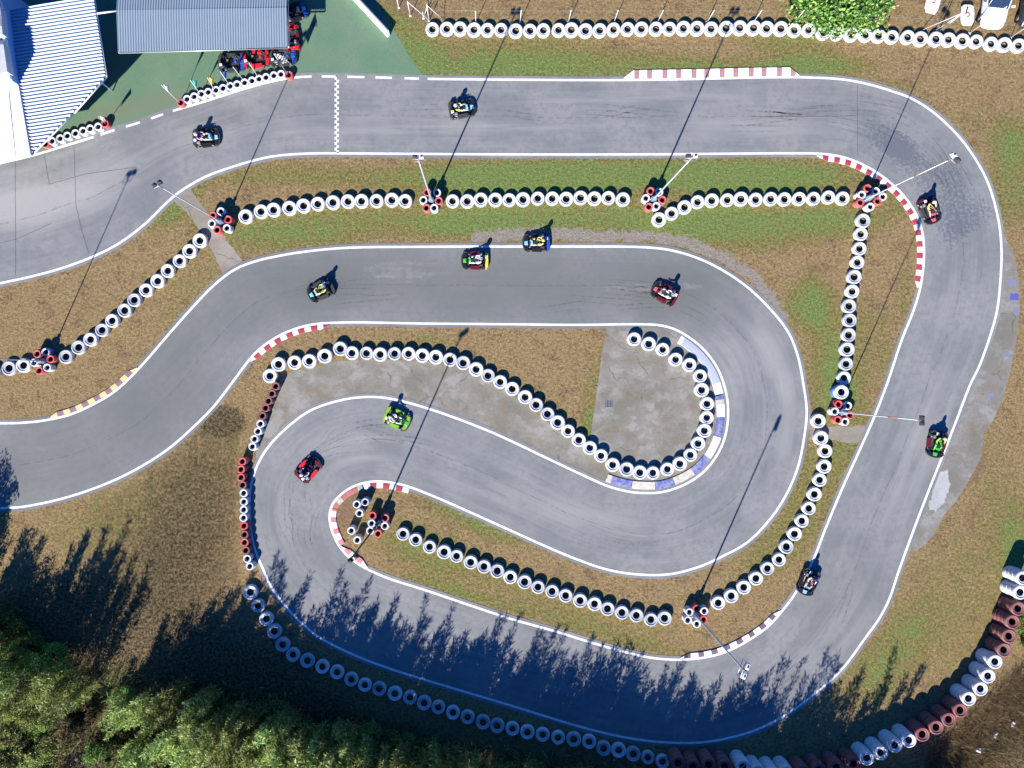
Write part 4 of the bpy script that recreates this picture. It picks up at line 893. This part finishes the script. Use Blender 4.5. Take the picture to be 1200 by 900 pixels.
def slabpoly(mb, pts, z0, z1, mi=0): mb.prism([(p.x, p.y) for p in pts][::-1], z0, z1, mi)
root = empty('pit_building', D(-20,100,0), 0, 'white pit building with bright flat roof and grey roof units', 'building')
def ch(mb, name, mat):
    o = mb.build(name, mat); o.parent = root; o.matrix_parent_inverse = Matrix.Translation(-root.location); return o
mb = MB(); hb = 3.75; wall = [D(-60,-40,hb), D(-12,-30,hb), D(1,7,hb), D(11.5,93,hb), D(-60,100,hb)]
slabpoly(mb, wall, 0, hb-.25); ch(mb, 'wall', M['shade_blue_wall'])
mb = MB(); slabpoly(mb, [q for q in wall], hb-.25, hb-.1); ch(mb, 'roof', M['white_roof'])
mb = MB()
for a, b in zip(wall[1:3], wall[2:4]):
    d_ = (b-a); mb.box(((a.x+b.x)/2, (a.y+b.y)/2, hb-.02), (d_.length, .18, .22), rz=math.atan2(d_.y, d_.x), bev=.02)
ch(mb, 'parapet', M['white_wall'])
mb = MB(); low = [D(-60,104,3.05), D(11.5,97.5,3.05), D(21.5,100,3.05), D(35.7,181.5,3.05), D(-60,199,3.05)]
slabpoly(mb, low, 2.80, 3.05); ch(mb, 'front_roof', M['white_roof'])
mb = MB()
for x0, x1 in ((10, 17.5), (-8, -3)):
    a = D(x0,105,3.075); b = D(x1,182,3.075); mb.tube([a, b], .018, 5)
ch(mb, 'roof_seam', M['white_metal'])
mb = MB(); lw = [D(-60,104,3.05), D(-45,104,3.05), D(-45,160,3.05), D(-60,165,3.05)]; slabpoly(mb, lw, 0, 2.79); ch(mb, 'front_wall', M['white_wall'])
for i, (pp, zt) in enumerate((([(-30,52),(4,52),(8.5,84),(-30,92)], 4.2), ([(-20,6),(0,8),(3,40),(-20,44)], 4.15))):
    mb = MB(); slabpoly(mb, [D(x, y, zt) for x, y in pp], hb-.11, zt); u = ch(mb, 'roof_unit', M['unit'])
    mb = MB(); cx = sum(D(x, y, zt).x for x, y in pp)/4; cy = sum(D(x, y, zt).y for x, y in pp)/4
    mb.box((cx+.2, cy, zt+.012), (.9, .7, .02)); o = mb.build('vent_panel', M['metal'], u); o.matrix_parent_inverse = Matrix.Identity(4)
# white barrier wall by the pit exit
root = empty('barrier_wall', W(437, 21), 0, 'low white barrier wall slanting along the pit exit', 'wall')
a, b = W(456,43), W(405,-12); d_ = b-a; mb = MB(); mb.box((0, 0, .32), (d_.length, .26, .62), bev=.02); o = mb.build('panel', M['white_wall'], root); o.location = (a+b)/2-root.location; o.rotation_euler.z = math.atan2(d_.y, d_.x)
mb = MB(); mb.box((0, 0, .645), (d_.length*.99, .10, .03)); o2 = mb.build('cap', M['white_metal'], root); o2.location = o.location; o2.rotation_euler = o.rotation_euler
# pit floor manhole and pad drain
def drain(px, py, w, h, z, label, mat):
    root = empty('drain_cover', W(px, py, z), 0, label, 'drain cover'); m = MB(); m.box((0, 0, .004), (w, h, .008)); m.build('frame', M[mat], root)
    m = MB()
    for i in range(5): m.box((-w/2+w*(i+.5)/5, 0, .014), (w/9, h*.85, .01))
    m.build('grate', M['dark_metal'], root)
drain(713.5, 473.5, .55, .55, .005, 'square metal drain grate in the middle of the concrete pad', 'metal')
drain(368.5, 29, .42, .42, .007, 'square cover set into the green pit apron', 'green')

# ------------------------------------------------------------------ flags along the pit row
def flagpole(px, py, hpx, hpy, L, colr, label, size=(.55, .42), checks=False):
    """base on the ground at plan px,py; tip seen at hpx,hpy with height L"""
    b = W(px, py); t = D(hpx, hpy, L); r = empty('flag_pole', b, 0, label, 'flag', 'marshal flags standing in the pit tyres')
    m = MB(); m.tube([(0, 0, .02), t-b], .022, 6); m.build('pole', M['white_metal'], r)
    d_ = (t-b).normalized(); top = t-b; n = 7; V = []; F = []; mi = []
    side = Vector((.75, .35, 0)).normalized()
    for i in range(n+1):
        for j in range(n+1):
            u = i/n; v = j/n; V.append(top-d_*(v*size[1]*(1.5)+.03)+side*(u*size[0]*(1-.75*v if not checks else 1))*.55+Vector((0, .06*math.sin(u*7+v*2), -u*size[1]*.75)))
    for i in range(n):
        for j in range(n): F.append((i*(n+1)+j, (i+1)*(n+1)+j, (i+1)*(n+1)+j+1, i*(n+1)+j+1)); mi.append((i+j) % 2 if checks else 0)
    mm = mesh('cloth', V, F, [M[colr], M['c_black']], mi, True); f = link('cloth', mm, r); s = f.modifiers.new('thick', 'SOLIDIFY'); s.thickness = .008; return r
flagpole(213,123,189,99.5,2.5,'c_white','white flag on a pole in the red tyres nearest the pit gap')
flagpole(236,112,223,94,1.9,'c_teal','teal flag on a pole in the flag row')
flagpole(252,107,243,91,1.7,'c_flagyellow','yellow flag on a pole in the flag row')
flagpole(270,101.5,258,83.5,1.9,'c_blue','blue flag on a pole in the flag row')
flagpole(287,96,273,78.5,2.0,'c_black','black flag on a pole in the flag row')
flagpole(304,92.5,292,74,2.0,'c_red','red flag on a pole in the flag row')
flagpole(339,90,321,63,2.9,'c_white','black and white chequered flag at the end of the pit row',(1.0,.7),True)
flagpole(125,146,115,136.5,1.8,'c_white','furled white flag in the red tyres beside the pit gap')

# ------------------------------------------------------------------ outer fence posts
def post(px, py, h, label, braces=(), tip=None, r=.03):
    b = W(px, py); root = empty('fence_post', b, 0, label, 'fence post', 'thin metal posts behind the fence tyres'); m = MB(); m.tube([(0, 0, 0), (0, 0, h)], r, 7); m.build('post', M['white_metal'], root)
    for (bx, by, z) in braces:
        q = W(bx, by)-b; m = MB(); m.tube([(0, 0, z), (q.x, q.y, .02)], .022, 6); m.build('brace', M['white_metal'], root)
    m = MB(); m.box((0, 0, .02), (.16, .16, .04), bev=.01); m.build('foot', M['white_metal'], root); return root
px_ = [557,609,665.5,719,770,828,882,930]
for i, x in enumerate(px_): post(x+.6, 26 if i else 27, 1.45, 'thin white post behind the fence tyres, %s from the braced corner' % ORD[i], r=.028)
post(467.5, 9, .9, 'short white post at the wall end of the braced fence corner')
post(481, 18.5, 1.7, 'tall white post braced down to the fence tyres', [(504,25,1.65)])
post(496.5, 21.5, .8, 'low white peg where the corner braces meet')
post(503, 24, 1.9, 'white corner post with two braces behind the first fence tyres', [(520,24,1.8),(497,20,1.6)])
post(1100, 37, 2.4, 'white post with two long braces beside the teardrop shapes', [(1079,36,2.3),(1094,37,2.2)])
post(1136, 39, 3.2, 'thin tall post near the white car')
post(1184, 44, 3.6, 'thin tall post at the parking edge')
# straight line wires along the fence
mb = MB(); pts = [W(503,24)+Vector((0, 0, 1.3))]+[W(x+.6, 26)+Vector((0, 0, 1.35)) for x in px_]+[W(1004,31)+Vector((0, 0, 1.3)), W(1100,37)+Vector((0, 0, 1.35)), W(1136,39)+Vector((0, 0, 1.35)), W(1184,44)+Vector((0, 0, 1.35)), W(1260,50)+Vector((0, 0, 1.35))]
mb.tube(pts, .006, 4); tag(mb.build('fence_wire', M['metal']), 'thin wire strung between the posts behind the fence tyres', 'wire')

# ------------------------------------------------------------------ parking beyond the fence
def hull(px, py, L, Wd, rz, label):
    b = W(px, py); root = empty('board_sign', b+Vector((0, 0, 0)), rz, label, 'board', 'white rounded boards behind the fence')
    out = [(-.5*Wd*.62, -L/2), (.5*Wd*.62, -L/2), (.5*Wd*.95, -L*.30), (.5*Wd, .05*L), (.5*Wd*.85, L*.42), (.5*Wd*.45, L/2), (-.5*Wd*.55, L/2), (-.5*Wd*.9, L*.40), (-.5*Wd, 0), (-.5*Wd*.95, -L*.3)]
    V = []; n = len(out)
    for z, k in ((.25, .96), (.29, 1.0), (.33, .95), (.345, .80)): V += [(x*k, y*k, z) for x, y in out]
    F = [tuple(range(n))[::-1], tuple(range(3*n, 4*n))]+[(r*n+i, r*n+(i+1) % n, (r+1)*n+(i+1) % n, (r+1)*n+i) for r in range(3) for i in range(n)]
    m = MB(); m.add(V, F); o = m.build('panel', M['white'], root)
    m = MB(); m.box((-.10*Wd, .20*L, .352), (.09, .36*L, .012), rz=-.25); m.build('dark_mark', M['black'], root)
    m = MB(); m.tube([(-.02*Wd+.12*math.cos(a), .0*L+.12*math.sin(a)*1.2, .352) for a in [math.radians(x) for x in range(-120, 150, 30)]], .035, 6); m.build('red_mark', M['red'], root)
    for sx in (-.3, .3):
        m = MB(); m.tube([(sx*Wd, -.2*L, 0), (sx*Wd, -.2*L, .27)], .025, 6); m.tube([(sx*Wd, .25*L, 0), (sx*Wd, .25*L, .27)], .025, 6); m.build('leg', M['dark_metal'], root)
hull(1090, 5, 1.75, 1.05, -.25, 'white rounded board with black and red marks beside the tree')
hull(1130, 20.5, 1.55, 1.0, -.02, 'white rounded board with black and red marks beside the parked white car')
def car(px, py, rz, L, Wd, paint, label, hood=.78):
    root = empty('parked_car', W(px, py), rz, label, 'car')
    # local +x = forwards. stations: x, half width, z bottom, z shoulder, z top centre
    st = [(L*.5, .55, .35, .50, .52), (L*.485, .72, .25, .56, .60), (L*.44, .84, .20, .66, .70), (L*.34, .89, .20, .76, .82), (L*.22, .90, .20, .84, .92), (L*.0, .90, .20, .88, .96), (-L*.25, .90, .20, .90, .98), (-L*.42, .87, .22, .90, .97), (-L*.485, .78, .28, .80, .88), (-L*.5, .62, .35, .62, .68)]
    V = []; F = []; n = 9
    for (x, w, zb, zs, zt) in st:
        w *= Wd/1.8; V += [(x, -w*.9, zb), (x, -w, (zb+zs)/2), (x, -w*.97, zs), (x, -w*.70, zt-.02), (x, 0, zt), (x, w*.70, zt-.02), (x, w*.97, zs), (x, w, (zb+zs)/2), (x, w*.9, zb)]
    for i in range(len(st)-1):
        for j in range(n): F.append((i*n+j, i*n+(j+1) % n, (i+1)*n+(j+1) % n, (i+1)*n+j))
    F += [tuple(range(n)), tuple((len(st)-1)*n+j for j in range(n))[::-1]]
    me = mesh('body', V, F, paint, smooth=True); bm = bmesh.new(); bm.from_mesh(me); bmesh.ops.recalc_face_normals(bm, faces=bm.faces[:]); bm.to_mesh(me); bm.free(); o = link('body', me, root)
    s = o.modifiers.new('s', 'SUBSURF'); s.levels = s.render_levels = 2
    # cabin
    zr = 1.42; w = Wd/2; a = [(L*.20, .74), (L*.03, .62), (-L*.26, .60), (-L*.42, .70)]
    m = MB(); V = [(a[1][0], -w*.66, zr), (a[2][0], -w*.64, zr), (a[2][0], w*.64, zr), (a[1][0], w*.66, zr)]; V2 = [(x*1.0, y*.98, zr-.035) for x, y, z in V]; m.add(V+V2, [(0, 1, 2, 3)[::-1], (4, 5, 6, 7), (0, 1, 5, 4), (1, 2, 6, 5), (2, 3, 7, 6), (3, 0, 4, 7)]); m.build('roof', paint, root)
    zb = .90
    m = MB(); m.add([(a[0][0], -w*.80, zb), (a[0][0], w*.80, zb), (a[1][0]+.01, w*.655, zr-.012), (a[1][0]+.01, -w*.655, zr-.012)], [(0, 1, 2, 3)]); m.build('windscreen', M['glass'], root)
    m = MB(); m.add([(a[3][0], -w*.78, zb), (a[3][0], w*.78, zb), (a[2][0]-.01, w*.635, zr-.012), (a[2][0]-.01, -w*.635, zr-.012)], [(3, 2, 1, 0)]); m.build('rear_window', M['glass'], root)
    for sy in (-1, 1):
        m = MB(); m.add([(a[0][0]-.08, sy*w*.86, zb), (a[1][0], sy*w*.67, zr-.03), (a[2][0], sy*w*.65, zr-.03), (a[3][0]+.05, sy*w*.84, zb)], [(0, 1, 2, 3)]); m.build('side_window', M['glass'], root)
        m = MB(); m.tube([(a[0][0]-.03, sy*w*.83, zb), (a[1][0], sy*w*.665, zr-.02)], .03, 6); m.build('pillar', paint, root)
        m = MB(); m.box((L*.16, sy*(w+.13), .98), (.14, .24, .15), bev=.04); m.build('mirror', paint, root)
        m = MB(); m.ball((L*.425, sy*w*.70, .64), (.20, .13, .07)); m.build('headlight', M['lamp_glass'], root)
        m = MB(); m.tube([(L*.34, sy*.15, .93), (L*.21, sy*.10, .95)], .01, 4); m.build('wiper', M['black'], root)
        for x in (L*.31, -L*.30):
            X = Matrix.Translation((x, sy*(w-.14), .32)) @ Matrix.Rotation(math.pi/2, 4, 'X'); m = MB(); m.lathe([(.20, -.1), (.31, -.1), (.325, -.05), (.325, .05), (.31, .1), (.20, .1), (.20, -.1)], 24, None, X); we = m.build('wheel', M['rubber'], root)
            m = MB(); m.lathe([(.001, -.09), (.20, -.09), (.20, .09), (.001, .09)], 16, None, X); m.build('rim', M['metal'], we)
    m = MB(); m.box((L*.488, 0, .50), (.03, 1.0*Wd/1.8, .12), bev=.01); m.build('grille', M['black'], root)
    m = MB(); m.box((L*.493, 0, .36), (.03, .5, .11)); m.build('number_plate', M['white'], root); return root
wp = simple('white_car_paint', (.78, .79, .80), .25, .6, 0, .05); M['wp'] = wp
car(1159, 5, math.radians(-96), 4.1, 1.78, wp, 'white hatchback parked nose towards the fence tyres')
car(1204, 5, math.radians(-97), 4.2, 1.75, simple('dark_car_paint', (.03, .035, .045), .3, .6, 0, .05), 'dark car parked beside the white hatchback')

# ------------------------------------------------------------------ vegetation
def leaves(C, dirs, L, Wd, jitter=.25):
    """quads: centre base C, unit direction dirs"""
    n = len(C); up = rng.normal(0, 1, (n, 3)); s = np.cross(dirs, up); s /= np.linalg.norm(s, axis=1)[:, None]+1e-9
    L = (L*rng.uniform(.6, 1.3, n))[:, None]; w = (Wd*rng.uniform(.7, 1.3, n))[:, None]
    tip = C+dirs*L+np.c_[np.zeros((n, 2)), -L[:, 0]*.25*rng.uniform(0, 1, n)]
    m = C+dirs*L*.45
    return np.stack([C, m+s*w, tip, m-s*w], axis=1)
def unit(v): return v/(np.linalg.norm(v, axis=1)[:, None]+1e-9)
def cane(ns, hgt, spread, nl, L=.40, w=.036):
    Q = []; stems = []
    for i in range(ns):
        a = rng.uniform(0, 6.283); r = spread*math.sqrt(rng.uniform(0, 1))*.45; b = np.array([r*math.cos(a), r*math.sin(a), 0]); h = hgt*rng.uniform(.62, 1.0)*(1-.35*r/spread); lean = rng.uniform(.02, .20)
        tip = b+np.array([math.cos(a)*h*lean, math.sin(a)*h*lean, h]); bow = np.array([rng.normal(0, .12), rng.normal(0, .12), 0])
        t = rng.uniform(.12, 1, nl)**.8; C = b+(tip-b)*t[:, None]+bow*(t*(1-t)*4)[:, None]
        th = rng.uniform(0, 6.283, nl); el = rng.uniform(.15, 1.1, nl); rad = .30*(1-t)**.6*rng.uniform(0, 1, nl)
        C += np.c_[np.cos(th)*rad, np.sin(th)*rad, np.zeros(nl)]
        Q.append(leaves(C, np.c_[np.cos(th)*np.cos(el), np.sin(th)*np.cos(el), np.sin(el)], L, w)); stems.append([Vector(b), Vector((b+tip)/2+bow), Vector(tip)])
    return np.vstack(Q), stems
def bush(R, hgt, nclump, nl, L=.13, w=.045, z0=.25):
    Q = []; cl = []
    for i in range(nclump):
        v = rng.normal(0, 1, 3); v /= np.linalg.norm(v); rr = rng.uniform(.45, 1)**.6; c = np.array([v[0]*R*rr, v[1]*R*rr, z0*hgt+abs(v[2])*hgt*(1-z0)*rr*.9 if v[2] > -.3 else z0*hgt*.8]); cl.append(c)
        cr = R*rng.uniform(.16, .34); d_ = unit(rng.normal(0, 1, (nl, 3))); C = c+d_*cr*(rng.uniform(0, 1, nl)**.45)[:, None]*np.array([1, 1, .75]); C[:, 2] = np.maximum(C[:, 2], .03)
        dd = unit(d_+rng.normal(0, .6, (nl, 3))+np.array([0, 0, .35])); Q.append(leaves(C, dd, L, w))
    return np.vstack(Q), cl
protos = {}
for k in range(4): protos['cane%d' % k] = cane([16, 12, 20, 8][k], [6.2, 7.0, 5.0, 7.6][k], [1.7, 1.3, 1.9, .9][k], [190, 200, 170, 210][k])
for k in range(3): protos['bush%d' % k] = bush([1.1, 1.4, .9][k], [2.0, 2.6, 1.3][k], [46, 60, 34][k], 75)
for k in range(2): protos['tree%d' % k] = bush([1.7, 1.4][k], [5.4, 6.4][k], [100, 95][k], 85, L=.17, w=.055, z0=.18)
pm = {}
def plantobj(kind, p, rz, sc, leaf, label, cat, name, group):
    Q, aux = protos[kind]
    if (kind, leaf) not in pm:
        crown = quads_np('crown', Q.copy(), M[leaf]); m = MB()
        if kind.startswith('cane'):
            for s_ in aux: m.tube(s_, [.028, .02, .008], 5, cap=False)
        else:
            hh = max(c[2] for c in aux)
            m.tube([(0, 0, 0), (.03, .02, hh*.45), (0, .05, hh*.8)], [.09 if hh > 3 else .04, .06 if hh > 3 else .025, .02], 8)
            for c in aux[::3]: m.tube([(0, .02, hh*.12+c[2]*.25), Vector(c)*.6+Vector((0, 0, c[2]*.15)), Vector(c)], [.035 if hh > 3 else .018, .02, .008], 5, cap=False)
        pm[kind, leaf] = (crown, m.me('trunk', M['bark']))
    r = empty(name, p, rz, label, cat, group); r.scale = (sc, sc, sc*rng.uniform(.92, 1.08)); link('crown', pm[kind, leaf][0], r); link('trunk' if not kind.startswith('cane') else 'stem', pm[kind, leaf][1], r); return r
G1 = 'wild canes along the lower edge'; G2 = 'bushes of the lower thicket'; G3 = 'young trees of the lower thicket'
R_ = lambda a, b: rng.uniform(a, b)
# canes: plan positions (px, py) along the foot of the track and what casts on it
canes = [(50,768,1,1.0),(70,775,3,.95),(92,780,0,.95),(112,790,1,.9),(22,800,2,1.05),(-20,770,1,1.1),(-70,760,0,1.0),
 (255,808,1,.92),(283,816,3,.9),(310,826,0,.95),(228,806,2,.95),(195,812,2,.8),(165,818,0,.7),(335,836,3,1.0),(362,842,0,1.05),(390,848,1,.95),(418,852,0,1.05),(448,862,3,.9),(476,868,1,.95),(505,872,0,.98),(532,878,2,1.1),(560,882,1,.88),(588,886,3,.85),(618,892,0,.98),(648,898,1,.9),(676,902,2,1.1),(706,908,0,.92),(735,912,3,.8),(765,918,1,.85),(795,925,0,.9),(828,932,2,1.1),(860,938,1,.85),(893,942,3,.95),(925,945,0,.95),(955,942,3,.92),(988,938,3,1.02),(1018,945,2,.9),(1045,948,2,.85),(1075,948,2,.8),
 (300,860,2,1.1),(355,880,0,1.1),(420,892,2,1.1),(240,850,2,1.1),(500,905,1,1.1),(180,870,0,1.0),(580,915,0,1.1),(660,925,0,1.1),(740,940,0,1.1),(820,955,0,1.15),(900,965,0,1.1)]
for i, (x, y, k, s_) in enumerate(canes):
    seen = x < 620 and y < 880
    plantobj('cane%d' % k, W(x, y), R_(0, 6.28), s_, 'leaf_cane', 'tall green cane clump growing in the thicket below the shaded tyres', 'cane clump', 'cane_plant', G1)
for i, x in enumerate(range(236, 1090, 11)):
    y = np.interp(x, [236, 270, 450, 620, 860, 1090], [812, 820, 862, 896, 938, 952])+R_(-4, 34)
    kk = int(R_(0, 4)); plantobj('cane%d' % kk, W(x+R_(-5, 5), y), R_(0, 6.28), R_(.70, .96)*(1 if x < 960 else .8), 'leaf_cane', 'tall green cane clump growing in the thicket below the shaded tyres', 'cane clump', 'cane_plant', G1)
for i in range(80):
    x, y = R_(-20, 640), R_(770, 960)
    edge = np.interp(x, [-20, 60, 130, 270, 450, 620, 640], [715, 745, 800, 812, 842, 885, 890])
    if y < edge+8: y = edge+R_(8, 60)
    lf = ['leaf_bush', 'leaf_bush', 'leaf_cane', 'leaf_bright', 'leaf_weed'][int(R_(0, 5))]; kd = 'bush%d' % int(R_(0, 3))
    nm = {'leaf_bush': 'dark green', 'leaf_cane': 'olive green', 'leaf_bright': 'bright green', 'leaf_weed': 'brownish'}[lf]
    plantobj(kd, W(x, y), R_(0, 6.28), R_(.7, 1.15), lf, '%s leafy bush packed into the lower thicket' % nm, 'bush', 'wild_bush', G2)
for (x, y, sc) in ((150,815,.9),(185,830,1.0),(215,840,.9),(140,850,1.1),(175,865,1.0),(210,875,1.1),(245,865,.9),(120,880,1.1),(190,900,1.0),(100,830,.9),(236,905,1.0)):
    plantobj('bush%d' % int(R_(0, 3)), W(x, y), R_(0, 6.28), sc, 'leaf_weed' if x % 3 else 'leaf_bush', 'brownish leafy bush packed into the lower thicket' if x % 3 else 'dark green leafy bush packed into the lower thicket', 'bush', 'wild_bush', G2)
for (x, y, sc) in ((182,806,.42),(198,800,.36),(296,832,.4),(345,862,.36),(420,872,.38),(505,895,.36),(90,842,.4)):
    plantobj('cane2', W(x, y), R_(0, 6.28), sc, 'leaf_dry', 'yellow dry grass tuft standing out of the lower thicket', 'grass tuft', 'dry_grass_plant', 'yellow tufts in the lower thicket')
for (x, y, k, s_) in ((18,735,0,.75),(45,748,1,.62),(-12,760,0,1.0),(70,765,0,.62),(-44,668,0,1.0),(-54,645,0,1.05),(-46,690,1,.9),(-38,708,0,.8),(-64,625,0,.9),(330,838,1,.55),(610,905,0,.7),(700,930,0,.8)):
    lf = 'leaf_bright' if x in (18, 45, 70) else 'leaf_bush'
    lb = {18: 'bright green young tree leading the lower thicket', 45: 'slim bright green tree at the tip of the lower thicket', 70: 'low bright green tree beside the dark shade'}.get(x, 'dark leafy tree rising out of the thicket')
    plantobj('tree%d' % k, W(x, y), R_(0, 6.28), s_, lf, lb, 'tree', 'young_tree', G3)
plantobj('bush1', W(1196,728), 1.0, .62, 'leaf_bush', 'dark green bush behind the dull red tyre towers', 'bush', 'wild_bush', None)
plantobj('bush2', W(1203,752), 2.0, .75, 'leaf_bush', 'small green bush at the foot of the outer tyre towers', 'bush', 'wild_bush', None)
# bright tree leaning over the outer fence
protos['over'] = bush(3.2, 2.6, 170, 48, L=.21, w=.075, z0=.14)
r = plantobj('over', W(980,3), .6, 1.0, 'leaf_bright', 'spreading bright green tree hanging over the fence tyres', 'tree', 'fence_tree', None); r.scale = (1.18, .86, 1.0); r.rotation_euler.z = 0
# undergrowth: grass blades, weeds and straw that nobody could count
def blades(n, region, hlo, hhi, leaf, name, label, w=.02, mask=None, flat=.6):
    x0, y0, x1, y1 = region; x = rng.uniform(x0, x1, n); y = rng.uniform(y0, y1, n)
    if mask is not None: kp = mask(x, y); x, y = x[kp], y[kp]
    C = np.c_[(x-600)*S, (450-y)*S, np.zeros(len(x))]; th = rng.uniform(0, 6.283, len(x)); el = rng.uniform(flat, 1.45, len(x))
    Q = leaves(C, np.c_[np.cos(th)*np.cos(el), np.sin(th)*np.cos(el), np.sin(el)], 1.0, w); b = Q[:, :1].copy(); sc = rng.uniform(hlo, hhi, len(x))[:, None, None]; Q = b+(Q-b)*np.array([1, 1, 1])*sc
    s_ = np.ones_like(Q); return tag(link(name, quads_np(name, Q, M[leaf])), label, None, None, 'stuff')
def clumpy(thr, sc=.05, ph=0):
    def f(x, y): return (np.sin(x*sc+ph)+np.sin(y*sc*1.3+ph*2)+np.sin((x+y)*sc*.7+ph)+np.sin((x-y)*sc*2.1+3*ph)+rng.normal(0, .9, len(x))) > thr
    return f
edgef = lambda x: np.interp(x, [-60, 20, 60, 130, 270, 450, 620, 860, 1000, 1130, 1200, 1260], [690, 700, 745, 780, 795, 835, 878, 915, 915, 880, 800, 740])
under = lambda x, y: y > edgef(x)+rng.normal(0, 8, len(x))
blades(90000, (-60,680,1260,980), .25, .7, 'leaf_weed', 'undergrowth', 'dense mixed weeds covering the ground under the lower thicket', .03, under)
blades(30000, (-60,680,900,980), .4, 1.0, 'leaf_cane', 'undergrowth', 'tall green weeds under the lower thicket', .022, lambda x, y: under(x, y) & clumpy(.6)(x, y))
blades(26000, (1085,770,1260,910), .35, .85, 'leaf_dry', 'dry_grass', 'long golden dry grass beside the outer tyre towers', .018, lambda x, y: (y > 1915-x*.95+rng.normal(0, 6, len(x))) & (y < 2085-x*1.02+rng.normal(0, 12, len(x))), .35)
scr = lambda x, y: (((x-215)/110)**2+((y-600)/135)**2 < 1+rng.normal(0, .2, len(x))) & (y > np.interp(x, [60, 120, 200, 271], [600, 590, 540, 470])) & (x < np.interp(y, [460, 540, 660, 760], [296, 274, 276, 300]))
blades(52000, (60,455,300,780), .10, .32, 'leaf_weed', 'weeds', 'rough low weeds on the bank beside the small tyre towers', .018, scr, .3)
blades(26000, (60,455,300,780), .08, .26, 'leaf_dry', 'weeds', 'dry straw among the weeds on the bank', .012, scr, .3)
# litter in the corner
for i, (x, y) in enumerate(((1141,876),(1160,858),(1180,845))):
    m = MB(); m.box((0, 0, .04), (.30, .16, .07), rz=R_(0, 3), bev=.02, ry=.4); m.box((.12, .1, .02), (.14, .22, .05), rz=R_(0, 3), bev=.02, ry=-.3); o = m.build('rubbish_bag', M['unit'])
    o.location = W(x, y, .40); tag(o, '%s scrap of pale rubbish in the dark weeds by the dry grass' % ['lowest', 'middle', 'highest'][i], 'rubbish')

# ------------------------------------------------------------------ light, air, camera
az = math.atan2(-.915, -.403); el_ = math.radians(30.0)       # towards the sun, world xy
sd = Vector((math.cos(az)*math.cos(el_), math.sin(az)*math.cos(el_), math.sin(el_)))
ld = bpy.data.lights.new('sun', 'SUN'); ld.energy = 5.0; ld.angle = math.radians(.5); ld.color = (1.0, .94, .87)
lo = bpy.data.objects.new('sun', ld); col.objects.link(lo); lo.rotation_euler = sd.to_track_quat('Z', 'Y').to_euler(); lo.location = (0, 0, 60)
w = bpy.data.worlds.new('World'); scene.world = w; w.use_nodes = True; nt = w.node_tree; bg = nt.nodes['Background']
sky = nt.nodes.new('ShaderNodeTexSky'); sky.sky_type = 'NISHITA'; sky.sun_disc = False; sky.sun_elevation = el_; sky.sun_rotation = math.pi/2-az; sky.air_density = 1.0; sky.dust_density = .2; sky.ozone_density = 4.0
mx = nt.nodes.new('ShaderNodeMix'); mx.data_type = 'RGBA'; mx.blend_type = 'MULTIPLY'; mx.inputs[0].default_value = 1.0; mx.inputs[7].default_value = (.13, .60, 1.32, 1)
nt.links.new(sky.outputs[0], mx.inputs[6]); nt.links.new(mx.outputs[2], bg.inputs[0]); bg.inputs[1].default_value = .06
cd = bpy.data.cameras.new('camera'); co = bpy.data.objects.new('camera', cd); col.objects.link(co); scene.camera = co
co.location = ((NX-600)*S, (450-NY)*S, H); co.rotation_euler = (0, 0, 0); cd.sensor_width = 36; cd.lens = 36*(H/S)/1200
cd.shift_x = (600-NX)/1200; cd.shift_y = -(450-NY)/1200; cd.clip_end = 2000; cd.clip_start = .5
vs = scene.view_settings; vs.view_transform = 'Standard'; vs.look = 'None'; vs.gamma = 1; vs.exposure = 1.08; vs.use_curve_mapping = False
scene.cycles.max_bounces = 5; scene.cycles.diffuse_bounces = 2; scene.cycles.transparent_max_bounces = 4
